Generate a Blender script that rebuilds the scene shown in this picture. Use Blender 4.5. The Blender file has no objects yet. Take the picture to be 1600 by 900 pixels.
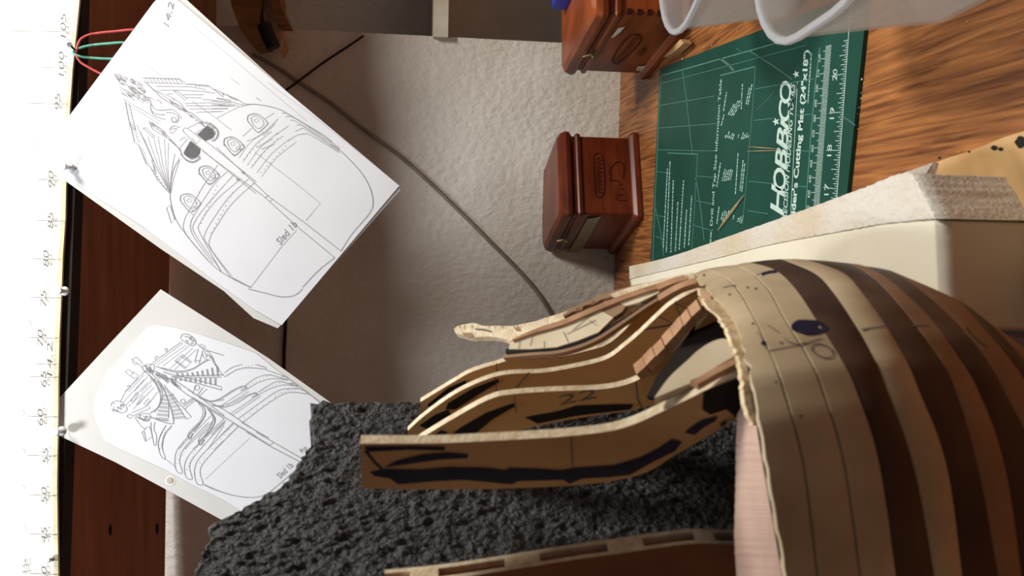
import bpy, bmesh, math, random
from mathutils import Vector, noise
from mathutils.bvhtree import BVHTree

# ------------------------------------------------------------------ camera
F = 1300.0                      # focal length in pixels of the 1600 px frame
H = 0.2825                      # lens height above the bench
YAW, PITCH, ROLL = map(math.radians, (3.626, 6.733, 0.918))
CAM = Vector((0, 0, H))
_fw = Vector((-math.sin(YAW), math.cos(YAW), 0)); _rt = Vector((math.cos(YAW), math.sin(YAW), 0)); _up = Vector((0, 0, 1))
FW = math.cos(PITCH) * _fw - math.sin(PITCH) * _up
_u2 = math.sin(PITCH) * _fw + math.cos(PITCH) * _up
RT = math.cos(ROLL) * _rt + math.sin(ROLL) * _u2
UP = -math.sin(ROLL) * _rt + math.cos(ROLL) * _u2

scene = bpy.context.scene
C = scene.collection
cd = bpy.data.cameras.new('camera'); cam = bpy.data.objects.new('camera', cd); C.objects.link(cam)
cd.sensor_width = 36; cd.lens = 36 * F / 1600; cd.clip_start = 0.01
cd.dof.use_dof = True; cd.dof.focus_distance = 0.70; cd.dof.aperture_fstop = 16.5
from mathutils import Matrix
# the phone was held upright but the picture is stored on its side: picture right = down in the room, picture up = right in the room
m3 = Matrix((-UP, RT, -FW)).transposed()
cam.matrix_world = Matrix.Translation(CAM) @ m3.to_4x4()
scene.camera = cam

# ------------------------------------------------------------------ light
scene.view_settings.view_transform = 'Standard'; scene.view_settings.look = 'None'
scene.view_settings.gamma = 1; scene.view_settings.use_curve_mapping = False
scene.view_settings.exposure = 0.0
w = bpy.data.worlds.new('world'); scene.world = w; w.use_nodes = True
w.node_tree.nodes['Background'].inputs[0].default_value = (0.9, 0.93, 1.0, 1)
w.node_tree.nodes['Background'].inputs[1].default_value = 0.08
ld = bpy.data.lights.new('bench_lamp_light', 'POINT'); ld.energy = 44; ld.color = (1.0, 0.955, 0.875); ld.shadow_soft_size = 0.11
lo = bpy.data.objects.new('bench_lamp_light', ld); lo.location = (0.52, 0.53, 1.02); C.objects.link(lo)
l2 = bpy.data.lights.new('shelf_lamp_light', 'POINT'); l2.energy = 16; l2.color = (0.93, 0.96, 1.0); l2.shadow_soft_size = 0.06
lo2 = bpy.data.objects.new('shelf_lamp_light', l2); lo2.location = (-0.26, 0.42, 0.98); C.objects.link(lo2)

# ------------------------------------------------------------------ helpers
def ray(x, y): return FW + RT * ((450 - y) / F) + UP * ((800 - x) / F)
def at(x, y, D): return CAM + ray(x, y) * D
def onz(x, y, z=0.0):
    d = ray(x, y); return CAM + d * ((z - H) / d.z)
def ony(x, y, Y):
    d = ray(x, y); return CAM + d * (Y / d.y)
def onp(x, y, P, n):
    d = ray(x, y); return CAM + d * ((P - CAM).dot(n) / d.dot(n))

def lin(c):
    f = lambda v: v / 12.92 if v <= 0.04045 else ((v + 0.055) / 1.055) ** 2.4
    return tuple(f(v / 255) for v in c) + (1,)

def M(name, col, rough=0.6, col2=None, scale=40, stretch=(1, 1, 1), bump=0.0, bscale=200, spec=0.3, trans=0.0, metal=0.0, detail=4, lo=.35, hi=.65, rot=(0, 0, 0), dist=0.0, bstretch=None, bdist=0.002, ior=1.45):
    m = bpy.data.materials.new(name); m.use_nodes = True; nt = m.node_tree; b = nt.nodes['Principled BSDF']
    b.inputs['Base Color'].default_value = lin(col); b.inputs['Roughness'].default_value = rough
    b.inputs['Specular IOR Level'].default_value = spec; b.inputs['Metallic'].default_value = metal
    b.inputs['Transmission Weight'].default_value = trans; b.inputs['IOR'].default_value = ior
    tc = nt.nodes.new('ShaderNodeTexCoord')
    def mp(s):
        n = nt.nodes.new('ShaderNodeMapping'); n.inputs['Scale'].default_value = s; n.inputs['Rotation'].default_value = rot
        nt.links.new(tc.outputs['Object'], n.inputs['Vector']); return n
    if col2:
        n = nt.nodes.new('ShaderNodeTexNoise'); n.inputs['Scale'].default_value = scale; n.inputs['Detail'].default_value = detail; n.inputs['Distortion'].default_value = dist
        nt.links.new(mp(stretch).outputs[0], n.inputs['Vector'])
        r = nt.nodes.new('ShaderNodeValToRGB'); r.color_ramp.elements[0].color = lin(col2); r.color_ramp.elements[1].color = lin(col)
        r.color_ramp.elements[0].position = lo; r.color_ramp.elements[1].position = hi
        nt.links.new(n.outputs['Fac'], r.inputs[0]); nt.links.new(r.outputs[0], b.inputs['Base Color'])
    if bump:
        n = nt.nodes.new('ShaderNodeTexNoise'); n.inputs['Scale'].default_value = bscale; n.inputs['Detail'].default_value = 5
        nt.links.new(mp(bstretch or stretch).outputs[0], n.inputs['Vector'])
        bp = nt.nodes.new('ShaderNodeBump'); bp.inputs['Strength'].default_value = bump; bp.inputs['Distance'].default_value = bdist
        nt.links.new(n.outputs['Fac'], bp.inputs['Height']); nt.links.new(bp.outputs[0], b.inputs['Normal'])
    return m

ORG = {}
def empty(name, loc, label=None, cat=None, group=None, kind=None):
    o = bpy.data.objects.new(name, None); o.location = loc; o.empty_display_size = 0.01; C.objects.link(o); ORG[o.name] = Vector(loc)
    tag(o, label, cat, group, kind); return o
def tag(o, label=None, cat=None, group=None, kind=None):
    for k, v in (('label', label), ('category', cat), ('group', group), ('kind', kind)):
        if v: o[k] = v
    return o
def obj(name, vs, fs, mat, parent=None, smooth=False, label=None, cat=None, group=None, kind=None, recalc=True):
    vs = [Vector(v) for v in vs]
    if parent is not None: org = ORG[parent.name]
    else:
        mn = min(v.z for v in vs); org = sum(vs, Vector()) / len(vs); org.z = mn
    me = bpy.data.meshes.new(name); me.from_pydata([v - org for v in vs], [], fs)
    if recalc:
        bm = bmesh.new(); bm.from_mesh(me); bmesh.ops.recalc_face_normals(bm, faces=bm.faces); bm.to_mesh(me); bm.free()
    me.materials.append(mat)
    if smooth:
        for p in me.polygons: p.use_smooth = True
    o = bpy.data.objects.new(name, me); C.objects.link(o)
    if parent is not None: o.parent = parent
    else: o.location = org
    ORG[o.name] = org; tag(o, label, cat, group, kind); return o

class MB:
    def __init__(s): s.v = []; s.f = []
    def add(s, vs, fs):
        b = len(s.v); s.v += [Vector(v) for v in vs]; s.f += [tuple(b + i for i in f) for f in fs]
    def prism(s, pts, d):
        n = len(pts); pts = [Vector(p) for p in pts]; d = Vector(d)
        s.add(pts + [p + d for p in pts], [tuple(range(n)), tuple(range(2 * n - 1, n - 1, -1))] + [(i, (i + 1) % n, n + (i + 1) % n, n + i) for i in range(n)])
    def box(s, o, a, b, c):
        o, a, b, c = map(Vector, (o, a, b, c)); s.prism([o, o + a, o + a + b, o + b], c)
    def loft(s, rings, cap=True, closed=True):
        n = len(rings[0]); vs = [p for r in rings for p in r]; fs = []
        for i in range(len(rings) - 1):
            for j in range(n if closed else n - 1):
                k = (j + 1) % n; fs.append((i * n + j, i * n + k, (i + 1) * n + k, (i + 1) * n + j))
        if cap and closed: fs += [tuple(range(n - 1, -1, -1)), tuple(range((len(rings) - 1) * n, len(rings) * n))]
        s.add(vs, fs)
    def tube(s, pts, r, n=8):
        pts = [Vector(p) for p in pts]; rings = []
        for i, p in enumerate(pts):
            t = (pts[min(i + 1, len(pts) - 1)] - pts[max(i - 1, 0)]).normalized()
            a = t.orthogonal().normalized() if abs(t.z) > .95 else t.cross(Vector((0, 0, 1))).normalized()
            b = t.cross(a); rr = r[i] if isinstance(r, (list, tuple)) else r
            rings.append([p + (a * math.cos(2 * math.pi * k / n) + b * math.sin(2 * math.pi * k / n)) * rr for k in range(n)])
        s.loft(rings)
    def ball(s, c, r, n=10, sc=(1, 1, 1)):
        c = Vector(c); rings = []
        for i in range(1, n):
            a = math.pi * i / n
            rings.append([c + Vector((r * sc[0] * math.sin(a) * math.cos(2 * math.pi * k / n), r * sc[1] * math.sin(a) * math.sin(2 * math.pi * k / n), r * sc[2] * math.cos(a))) for k in range(n)])
        s.loft(rings)
    def build(s, name, mat, parent=None, **k): return obj(name, s.v, s.f, mat, parent, **k)

def spline(pts, n=6):
    out = []; P = [Vector(p) for p in pts]
    for i in range(len(P) - 1):
        a, b, c, d = P[max(i - 1, 0)], P[i], P[i + 1], P[min(i + 2, len(P) - 1)]
        for k in range(n):
            t = k / n
            out.append(0.5 * ((2 * b) + (c - a) * t + (2 * a - 5 * b + 4 * c - d) * t * t + (3 * b - a - 3 * c + d) * t ** 3))
    out.append(P[-1]); return out
def sp2(pts, n=5): return [(v.x, v.y) for v in spline([(a, b, 0) for a, b in pts], n)]

class Print:
    auto = False
    """flat ink on a surface; pf maps picture coordinates on the sheet to points just proud of it"""
    def __init__(s, pf, w=0.8): s.pf = pf; s.mb = MB(); s.w = w; s.cuts = []
    def cut(s): s.cuts.append((len(s.mb.v), len(s.mb.f)))
    def line(s, pts, w=None, smooth=False, closed=False):
        w = (w or s.w) / 2
        pts = list(pts) + ([pts[0]] if closed else [])
        if smooth: pts = sp2(pts, 4)
        L = []; R = []
        for i, p in enumerate(pts):
            a = pts[max(i - 1, 0)]; b = pts[min(i + 1, len(pts) - 1)]
            dx, dy = b[0] - a[0], b[1] - a[1]; l = math.hypot(dx, dy) or 1
            nx, ny = -dy / l * w, dx / l * w
            L.append(s.pf(p[0] + nx, p[1] + ny)); R.append(s.pf(p[0] - nx, p[1] - ny))
        n = len(pts); s.mb.add(L + R, [(i, i + 1, n + i + 1, n + i) for i in range(n - 1)])
        if s.auto: s.cut()
    def fill(s, pts):
        s.mb.add([s.pf(*p) for p in pts], [tuple(range(len(pts)))])
        if s.auto: s.cut()
    def text(s, t, p0, p1, up, shear=0.0, bold=0.0):
        cu = bpy.data.curves.new('t', 'FONT'); cu.body = t; cu.offset = bold; cu.shear = shear; cu.resolution_u = 3
        o = bpy.data.objects.new('t', cu); C.objects.link(o); bpy.context.view_layer.update()
        me = bpy.data.meshes.new_from_object(o.evaluated_get(bpy.context.evaluated_depsgraph_get()))
        xs = [v.co.x for v in me.vertices]
        if xs:
            x0, x1 = min(xs), max(xs); vs = []
            for v in me.vertices:
                a = (v.co.x - x0) / (x1 - x0); b = v.co.y / 0.72
                vs.append(s.pf(p0[0] + (p1[0] - p0[0]) * a + up[0] * b, p0[1] + (p1[1] - p0[1]) * a + up[1] * b))
            s.mb.add(vs, [tuple(p.vertices) for p in me.polygons])
        bpy.data.objects.remove(o); bpy.data.meshes.remove(me); bpy.data.curves.remove(cu)
    def build(s, name, mat, parent, **k): return obj(name, s.mb.v, s.mb.f, mat, parent, recalc=False, **k)
    def build_each(s, name, mat, parent):
        s.cut(); v0 = f0_ = 0
        for v1, f1_ in s.cuts:
            if f1_ > f0_: obj(name, s.mb.v[v0:v1], [tuple(i - v0 for i in f) for f in s.mb.f[f0_:f1_]], mat, parent, recalc=False)
            v0, f0_ = v1, f1_
def Z(ox, oy, sc): return lambda *pts: [(ox + a / sc, oy + b / sc) for a, b in pts]

# ------------------------------------------------------------------ materials
mat_wall = M('plaster', (230, 225, 216), .9, (212, 206, 195), 9, bump=.55, bscale=120, bdist=.005, bstretch=(1, 1, .75), spec=.15)
mat_desk = M('wood_laminate', (172, 112, 62), .42, (92, 52, 27), 80, stretch=(3.6, .17, 1), detail=7, rot=(0, 0, math.radians(-8)), dist=.8, bump=.12, bscale=60, bdist=.0006, spec=.35, lo=.3, hi=.68)
mat_shelf = M('brown_shelf_wood', (172, 112, 84), .6, (146, 92, 68), 10, stretch=(.5, 4, 4), spec=.2, bump=.1)
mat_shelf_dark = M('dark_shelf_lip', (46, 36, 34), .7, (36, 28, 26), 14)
mat_strip = M('white_card_strip', (246, 244, 236), .7, (238, 236, 226), 20)
mat_strip_edge = M('yellowed_card_edge', (226, 220, 188), .8, (206, 198, 160), 60)
mat_pencil = M('pencil_line', (112, 104, 98), .8, (92, 86, 82), 300)
mat_faint = M('faint_pencil', (104, 100, 98), .8, (90, 87, 85), 300)
mat_ink = M('printed_line', (150, 150, 155), .8, (162, 162, 166), 300)
mat_grey = M('printed_grey', (104, 104, 106), .8, (98, 98, 100), 300)
mat_paper = M('white_paper', (226, 228, 233), .75, (221, 223, 228), 12, spec=.15)
mat_paper2 = M('off_white_paper', (212, 211, 208), .8, (205, 204, 201), 14, spec=.15)
mat_ply = M('ply_face', (206, 166, 116), .65, (180, 140, 94), 25, stretch=(1, 1, .25), spec=.2, bump=.05)
mat_plyedge = M('ply_edge', (232, 218, 190), .7, (208, 188, 152), 260, bump=.5, bscale=700, bdist=.0008)
mat_hull = M('pale_planking', (200, 181, 150), .62, (172, 152, 122), 22, detail=6, spec=.25, bump=.1, bscale=300, bdist=.0004)
mat_hull2 = M('tan_planking', (156, 124, 96), .62, (128, 96, 70), 22, detail=6, spec=.25)
mat_walnut = M('walnut_planking', (84, 60, 46), .55, (58, 40, 31), 30, detail=6, spec=.3)
mat_pink = M('pinkish_wood', (204, 174, 158), .6, (170, 138, 122), 34, stretch=(.3, .3, 2.5), spec=.2)
mat_filler = M('reddish_filler_wood', (188, 148, 114), .65, (152, 112, 82), 60, spec=.2)
mat_cream = M('torn_cream_wood', (224, 204, 168), .8, (190, 164, 126), 160, bump=.6, bscale=500, bdist=.001)
mat_blue = M('blue_marker', (24, 27, 58), .5, (16, 18, 44), 120)
mat_black_ink = M('black_marker', (24, 20, 22), .6, (34, 26, 24), 120)
mat_pale = M('pale_lime_wood', (224, 210, 182), .65, (206, 190, 160), 30, detail=6, spec=.2)
mat_dark = M('dark_marks_and_shade', (34, 24, 18), .8, (24, 16, 12), 50)  # near-black brown for knots and charring, and for shade painted inside the hull
mat_bfoam = M('black_foam', (68, 68, 70), .5, (40, 40, 42), 260, bump=.9, bscale=420, bdist=.003, spec=.45)
mat_wfoam = M('white_foam_skin', (224, 216, 196), .6, (216, 206, 182), 12, spec=.3, bump=.15, bscale=90)
mat_wfoam2 = M('white_foam_cut', (216, 208, 196), .3, (206, 188, 158), 14, bump=.7, bscale=420, bdist=.0012, spec=.6)
mat_tan = M('tan_board', (196, 160, 112), .7, (170, 132, 86), 26, spec=.2)
mat_mat = M('green_mat', (23, 74, 62), .5, (19, 64, 53), 14, spec=.3, bump=.08, bscale=900, bdist=.0003)
mat_print = M('pale_green_print', (196, 216, 206), .6, (170, 196, 186), 400)
mat_print2 = M('faint_green_print', (92, 142, 128), .6, (80, 130, 116), 400)
mat_box = M('red_brown_wood', (116, 48, 22), .35, (84, 32, 14), 16, stretch=(1, 1, 5), spec=.45, detail=6)
mat_box2 = M('orange_brown_wood', (150, 74, 34), .35, (112, 50, 22), 16, stretch=(1, 1, 5), spec=.45, detail=6)
mat_stamp = M('burnt_stamp', (52, 20, 10), .6, (44, 16, 8), 100)
mat_brass = M('dull_brass', (190, 170, 130), .35, (150, 130, 96), 100, metal=.9)
mat_tape = M('masking_tape', (150, 140, 112), .8, (140, 128, 100), 60)
mat_white_paint = M('white_paint', (214, 208, 190), .6, (198, 190, 168), 30)
mat_pinw = M('white_pin_plastic', (220, 224, 226), .25, (214, 218, 220), 100, spec=.5)
mat_steel = M('steel', (150, 150, 155), .3, (130, 130, 135), 100, metal=1)
mat_red = M('red_rubber', (214, 92, 92), .5, (200, 80, 82), 100)
mat_green = M('green_rubber', (120, 200, 176), .5, (104, 186, 162), 100)
mat_cord = M('grey_cord', (150, 140, 126), .55, (130, 121, 108), 60)
mat_wire = M('dark_wire', (48, 34, 30), .6, (38, 26, 24), 60)
mat_pine = M('pine_bracket', (150, 108, 62), .65, (122, 84, 46), 20, stretch=(4, 4, .6))
mat_blackmetal = M('black_metal', (22, 22, 24), .4, (18, 18, 20), 60)
def clear_plastic(name, col, clear, rough):
    m = bpy.data.materials.new(name); m.use_nodes = True; nt = m.node_tree; b = nt.nodes['Principled BSDF']; out = nt.nodes['Material Output']
    b.inputs['Base Color'].default_value = lin(col); b.inputs['Roughness'].default_value = rough
    n = nt.nodes.new('ShaderNodeTexNoise'); n.inputs['Scale'].default_value = 25
    r = nt.nodes.new('ShaderNodeMapRange'); r.inputs[3].default_value = clear - .04; r.inputs[4].default_value = clear + .04; nt.links.new(n.outputs['Fac'], r.inputs[0])
    tr = nt.nodes.new('ShaderNodeBsdfTransparent'); tr.inputs[0].default_value = lin((246, 246, 246)); tl = nt.nodes.new('ShaderNodeBsdfTranslucent'); tl.inputs[0].default_value = lin(col)
    m1 = nt.nodes.new('ShaderNodeMixShader'); m1.inputs[0].default_value = .5; nt.links.new(b.outputs[0], m1.inputs[1]); nt.links.new(tl.outputs[0], m1.inputs[2])
    m2 = nt.nodes.new('ShaderNodeMixShader'); nt.links.new(r.outputs[0], m2.inputs[0]); nt.links.new(m1.outputs[0], m2.inputs[1]); nt.links.new(tr.outputs[0], m2.inputs[2])
    nt.links.new(m2.outputs[0], out.inputs['Surface']); return m
mat_plastic = clear_plastic('clear_plastic', (214, 208, 202), .62, .35)
mat_rim = clear_plastic('cloudy_plastic_rim', (222, 224, 228), .25, .3)
mat_blueg = M('blue_grey_card', (120, 134, 146), .6, (106, 120, 134), 40)
mat_chip = M('pale_chip', (232, 222, 200), .8, (214, 202, 176), 80)

# ------------------------------------------------------------------ setting
YW = 1.156
XC = 0.268                                  # the back wall ends here; beyond it the room steps back
def slab(name, lo_, hi_, mat, **k):
    mb = MB(); a = Vector(lo_); d = Vector(hi_) - a
    mb.box(a, (d.x, 0, 0), (0, d.y, 0), (0, 0, d.z)); return mb.build(name, mat, **k)
slab('wall_back', (-1.3, YW, -0.75), (XC, YW + .30, 1.5), mat_wall, kind='structure')
slab('wall_recess', (XC, YW + .24, -0.75), (1.3, YW + .30, 1.5), mat_wall, kind='structure')
slab('floor', (-1.3, -1.2, -0.80), (1.3, YW + .30, -0.75), M('floor_concrete', (120, 116, 110), .9, (100, 96, 92), 6), kind='structure')
slab('trim_1', (XC - .003, YW - .012, .242), (1.2, YW + .24, .262), mat_white_paint, kind='structure')

# workbench
desk = empty('workbench', (0, .5, -.75), 'brown wood-grain workbench standing against the plaster wall', 'table')
mb = MB(); mb.box((-1.0, -.35, -.032), (2.0, 0, 0), (0, YW - .001 + .35, 0), (0, 0, .032)); mb.build('bench_top', mat_desk, desk)
for sx in (-.95, .89):
    for sy in (-.30, YW - .08):
        mb = MB(); mb.box((sx, sy, -.75), (.06, 0, 0), (0, .06, 0), (0, 0, .718)); mb.build('leg', mat_pine, desk)

# shelf over the bench: its brown underside and its front lip
ZS = 0.600
f0, f1, b0, b1 = onz(154.5, -700, ZS), onz(88, 1060, ZS), onz(288, -700, ZS), onz(257, 1060, ZS)
b0.y = min(b0.y, YW - .001); b1.y = min(b1.y, YW - .001)
shelf = empty('wall_shelf', (-.15, 1.0, ZS), 'dark brown wooden shelf over the bench, its underside in view', 'shelf')
mid0 = f0.lerp(b0, .07); mid1 = f1.lerp(b1, .07)
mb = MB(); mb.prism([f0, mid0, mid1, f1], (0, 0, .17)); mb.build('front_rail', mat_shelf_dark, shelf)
m0 = mid0 + Vector((0, 0, .0015)); m1 = mid1 + Vector((0, 0, .0015))
mb = MB(); zb = ZS + .0015; mb.prism([m0, (b0.x, YW + .238, zb), (XC + .002, YW + .238, zb), (XC + .002, YW - .001, zb), b1 + Vector((0, 0, .0015)), m1], (0, 0, .022)); mb.build('shelf_board', mat_shelf, shelf)
pr = Print(lambda x, y: onz(x, y, ZS + .0007)); pr.auto = True
for (x, y) in ((173, 828), (246, 826)): pr.fill([(x + 2.2 * math.cos(a), y + 9 * math.sin(a)) for a in [k * .628 for k in range(10)]])
pr.build_each('knot', mat_dark, shelf)

# pinned white card strip with pencilled scale on the shelf front
fd = (f1 - f0).normalized(); FN = Vector((fd.y, -fd.x, 0)).normalized()
if FN.y > 0: FN = -FN
SP = f0 + FN * .0035
edge = [(133, -160), (125, 0), (121, 40), (118, 70), (114, 110), (110, 170), (106, 230), (104, 290), (103, 340), (99, 400), (97, 450), (94, 520), (92, 600), (91, 680), (90, 760), (91, 830), (92, 900), (90, 1060)]
outl = [onp(x, y, SP, FN) for x, y in edge]; ztop = ZS + .165
topv = [Vector((outl[-1].x, outl[-1].y, ztop)), Vector((outl[0].x, outl[0].y, ztop))]
strip = empty('measuring_strip', SP, 'long white card strip with a pencilled number scale pinned along the shelf front', 'card strip')
mb = MB(); mb.prism(outl + topv, -FN * .0022); mb.build('card', mat_strip, strip)
mb = MB(); mb.prism(outl + [p + Vector((0, 0, .004)) for p in reversed(outl)], FN * .0012); mb.build('card_edge', mat_strip_edge, strip)
spf = lambda x, y: onp(x, y, SP - FN * 0 + FN * .0004 - FN * .0, FN)
SPf = SP + FN * .0027
pr = Print(lambda x, y: onp(x, y, SPf, FN), .9)
marks = [('105', 49, 5, 112, 98, 40), ('100', 106, 62, 109, 95, 100), ('95', 162, 40, 107, 89, 158), ('90', 281, 57, 97, 79, 280), ('85', 345, 55, 102, 78, 344), ('80', 405, 48, 95, 71, 404),
         ('75', 465, 47, 96, 67, 466), ('70', 528, 43, 90, 62, 528), ('14.2', 569, 55, 88, 77, 562), ('65', 589, 45, 92, 67, 592), ('60', 651, 43, 90, 62, 652), ('55', 712, 42, 88, 70, 712), ('50', 774, 45, 88, 68, 774), ('45', 835, 45, 92, 68, 836), ('40', 897, 45, 90, 68, 898)]
for t, y, xa, xb, xt, yt in marks:
    pr.line([(xa, y - 1), ((xa + xb) / 2, y), (xb, y + 1)], .9)
    hw = 6.5 * len(t); pr.text(t, (xt + 5, yt + hw), (xt + 5, yt - hw), (-9, 0), shear=.15, bold=-.006); pr.cut()
for x, y in ((45, 500), (35, 640), (36, 700), (35, 757), (38, 820), (42, 880), (55, 220), (70, 10)): pr.line([(x, y), (x + 4, y + 5), (x + 2, y + 9)], .8); pr.cut()
pr.text('3.5x', (42, 897), (42, 872), (-7, 0))
pr.build_each('pencil_mark', mat_faint, strip)

# ------------------------------------------------------------------ the bench things: cutting mat
matq = [onz(1357, -17), onz(1031, 107), onz(1006, 620), onz(1290, 620)]
MT = .003
cm = empty('cutting_mat', (0.0, .75, 0), 'green self-healing cutting mat with white ruler and lettering on the bench', 'cutting mat')
base = [onz(1357, -17, MT), onz(1031, 107, MT), onz(1006, 620, MT), onz(1290, 620, MT)]
mb = MB(); mb.prism([Vector((p.x, p.y, MT)) for p in base], (0, 0, -MT + .0002)); mb.build('mat_body', mat_mat, cm)
pz = lambda x, y: onz(x, y, MT + .0002)
VPx, VPy = 640.0, 231.0
pr = Print(pz, .9)
# inch grid lines running to the back, then frames
for (a, b, w_) in (((1034, 118), (1345, 30), 1.6), ((1034, 130), (1262, 70), .7), ((1030, 165), (1116, 150), .8), ((1180, 139), (1272, 123), .8), ((1030, 200), (1122, 193), .8), ((1178, 188), (1208, 185), .8), ((1240, 181), (1270, 178), .8),
                   ((1027, 234), (1118, 236), .8), ((1168, 236), (1212, 236), .8), ((1237, 236), (1268, 236), .8), ((1026, 268), (1042, 270), .8), ((1088, 275), (1114, 277), .8), ((1170, 283), (1208, 287), .8), ((1242, 290), (1262, 292), .8),
                   ((1022, 317), (1026, 319), .8), ((1088, 314), (1114, 319), .8), ((1168, 329), (1200, 334), .8), ((1082, 351), (1110, 360), .8), ((1024, 369), (1034, 373), .8), ((1024, 336), (1038, 339), .8)):
    pr.line([a, b], w_)
pr.line([(1033, 118), (1029, 180), (1027, 240), (1024, 300), (1021, 380), (1018, 450)], 1.0)
pr.line([(1066, 108), (1072, 150), (1080, 225), (1082, 240)], .8); pr.line([(1087, 278), (1094, 320), (1100, 375)], .9)
pr.line([(1024, 325), (1034, 370), (1037, 400)], .8)
pr.line([(1125, 118), (1180, 104)], 1.6); pr.line([(1180, 104), (1176, 170), (1170, 240), (1165, 300), (1160, 350)], .7)
pr.line([(1043, 239), (1090, 241)], 1.4); pr.line([(1090, 241), (1088, 275), (1085, 330), (1080, 400)], .7)
pr.line([(1281, 74), (1274, 130), (1268, 200), (1262, 280), (1258, 340)], 1.2)
pr.build('printed_grid', mat_print2, cm)
# rulers
pr = Print(pz, .8)
def lx(y, a, b): return a[0] + (b[0] - a[0]) * (y - a[1]) / (b[1] - a[1])
ra, rb = (1327, 40), (1306, 330)
pr.line([(1330, 10), ra, rb, (1302, 380)], .9)
y20, d = 115.0, 60.0
for k in range(-16 * 2, 16 * 5):
    y = y20 + d * k / 16.0
    if y < 62 or y > 372: continue
    L = 22 if k % 16 == 0 else (12 if k % 8 == 0 else (9 if k % 4 == 0 else (7 if k % 2 == 0 else 4)))
    x = lx(y, ra, rb); s = (y - 232) * -.0006 * 0 + (231 - y) * .00045
    pr.line([(x, y), (x - L, y + L * (231 - y) / 680.0)], .9)
for n_, y in (('20', 117), ('19', 177), ('18', 235), ('17', 296)): pr.text(n_, (lx(y, ra, rb) - 14, y + 9), (lx(y, ra, rb) - 13, y - 9), (-7, 0))
pr.build('inch_ruler', mat_print, cm)
pr = Print(pz, .55)
qa, qb = (1299, 74), (1278, 350)
mm = 60 / 25.4; y510 = 113.0
for k in range(-20, 120):
    y = y510 + mm * k
    if y < 70 or y > 352: continue
    x = lx(y, qa, qb); L = 15 if k % 10 == 0 else (12 if k % 5 == 0 else 9)
    pr.line([(x, y), (x - L, y + L * (231 - y) / 680.0)], .8)
for k, t in enumerate(('520', '510', '500', '490', '480', '470', '460', '450', '440', '430', '420')):
    y = 91 + 23.6 * k; x = lx(y, qa, qb) - 16
    if y < 340: pr.text(t, (x, y + 6), (x + .5, y - 6), (-4, 0))
pr.build('millimetre_ruler', mat_print, cm)
# lettering
pr = Print(pz, .9)
def word(t, ya, yb, hgt, shear=.3, bold=.02, x0=1224.5, x1=1237): pr.text(t, (x0 + (334 - ya) / (334 - 127) * (x1 - x0), ya), (x0 + (334 - yb) / (334 - 127) * (x1 - x0), yb), (-hgt, 0), shear, bold)
word('H', 338, 287, 22); word('O', 298, 262, 20, .2); word('B', 267, 231, 19); word('B', 236, 199, 18.5); word('I', 206, 185, 14); word('C', 190, 156, 18, .2); word('O', 162, 126, 18, .15)
def star(cx, cy, r):
    pr.fill([(cx - r * (1 if k % 2 == 0 else .42) * math.cos(k * math.pi / 5), cy - 1.15 * r * (1 if k % 2 == 0 else .42) * math.sin(k * math.pi / 5)) for k in range(10)])
star(1212.5, 190, 6); star(1244, 116, 5.5)
pr.text('PRECISION MODELING TOOLS', (1228.5, 352), (1242, 130), (-6.5, 0), .3, .012)
pr.text('Builder\'s Cutting Mat (24"x18")', (1240, 362), (1264, 78), (-7.5, 0), 0, .03)
pr.line([(1235, 345), (1246, 128)], .7)
pr.build('printed_lettering', mat_print, cm)
pr = Print(pz, .8)
pr.text('Screw, Drill and Tap Size Information Table', (1110, 400), (1128, 124), (-4, 0), 0, .01)
rnd = random.Random(5)
def micro(xa, ya, xb, yb, hgt, w_=.8):
    n = max(1, int(hgt / 3.0)); L = abs(yb - ya)
    for r in range(n):
        y = ya - rnd.random() * 4; dx = r * 3.0
        while y > yb + rnd.random() * 5:
            l = 1.2 + rnd.random() * 4.5; t = (ya - y) / max(L, 1)
            x = xa + (xb - xa) * t + dx
            pr.line([(x, y), (x + (xb - xa) / max(L, 1) * l, y - l)], 1.5); y -= l + .8 + rnd.random() * .9
for args in ((1130, 176, 1136, 140, 4), (1136, 182, 1150, 158, 14), (1158, 172, 1160, 132, 3), (1165, 166, 1172, 132, 7), (1126, 200, 1132, 176, 4), (1132, 219, 1136, 207, 16), (1153, 216, 1155, 207, 4), (1158, 219, 1162, 206, 12),
             (1120, 292, 1126, 252, 4), (1128, 284, 1133, 264, 16), (1149, 304, 1153, 242, 3), (1156, 300, 1161, 252, 6), (1120, 350, 1124, 320, 3), (1126, 347, 1130, 330, 12), (1145, 344, 1148, 332, 3), (1151, 350, 1155, 338, 9),
             (1036, 392, 1043, 262, 3), (1041, 396, 1047, 250, 4), (1048, 396, 1052, 282, 4), (1055, 396, 1059, 318, 3), (1061, 392, 1068, 284, 4), (1069, 388, 1073, 325, 3), (1076, 384, 1081, 304, 4), (1262, 165, 1268, 80, 4)): micro(*args)
pr.build('printed_tables', M('dim_green_print', (168, 200, 188), .6, (150, 184, 172), 400), cm, kind='stuff')
pr = Print(pz, 1.2); pr.auto = True
for a, b, w_ in (((1172, 80), (1238, 124), 2.2), ((1126, 92), (1146, 110), 4), ((1150, 75), (1160, 84), 1), ((1232, 172), (1246, 130), 3), ((1182, 172), (1210, 142), .8), ((1316, 182), (1336, 196), 2)): pr.line([a, ((a[0] + b[0]) / 2 + 2, (a[1] + b[1]) / 2), b], w_)
pr.build_each('knife_scratch', M('scratch_grey', (86, 110, 102), .7, (70, 98, 90), 300), cm)
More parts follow.
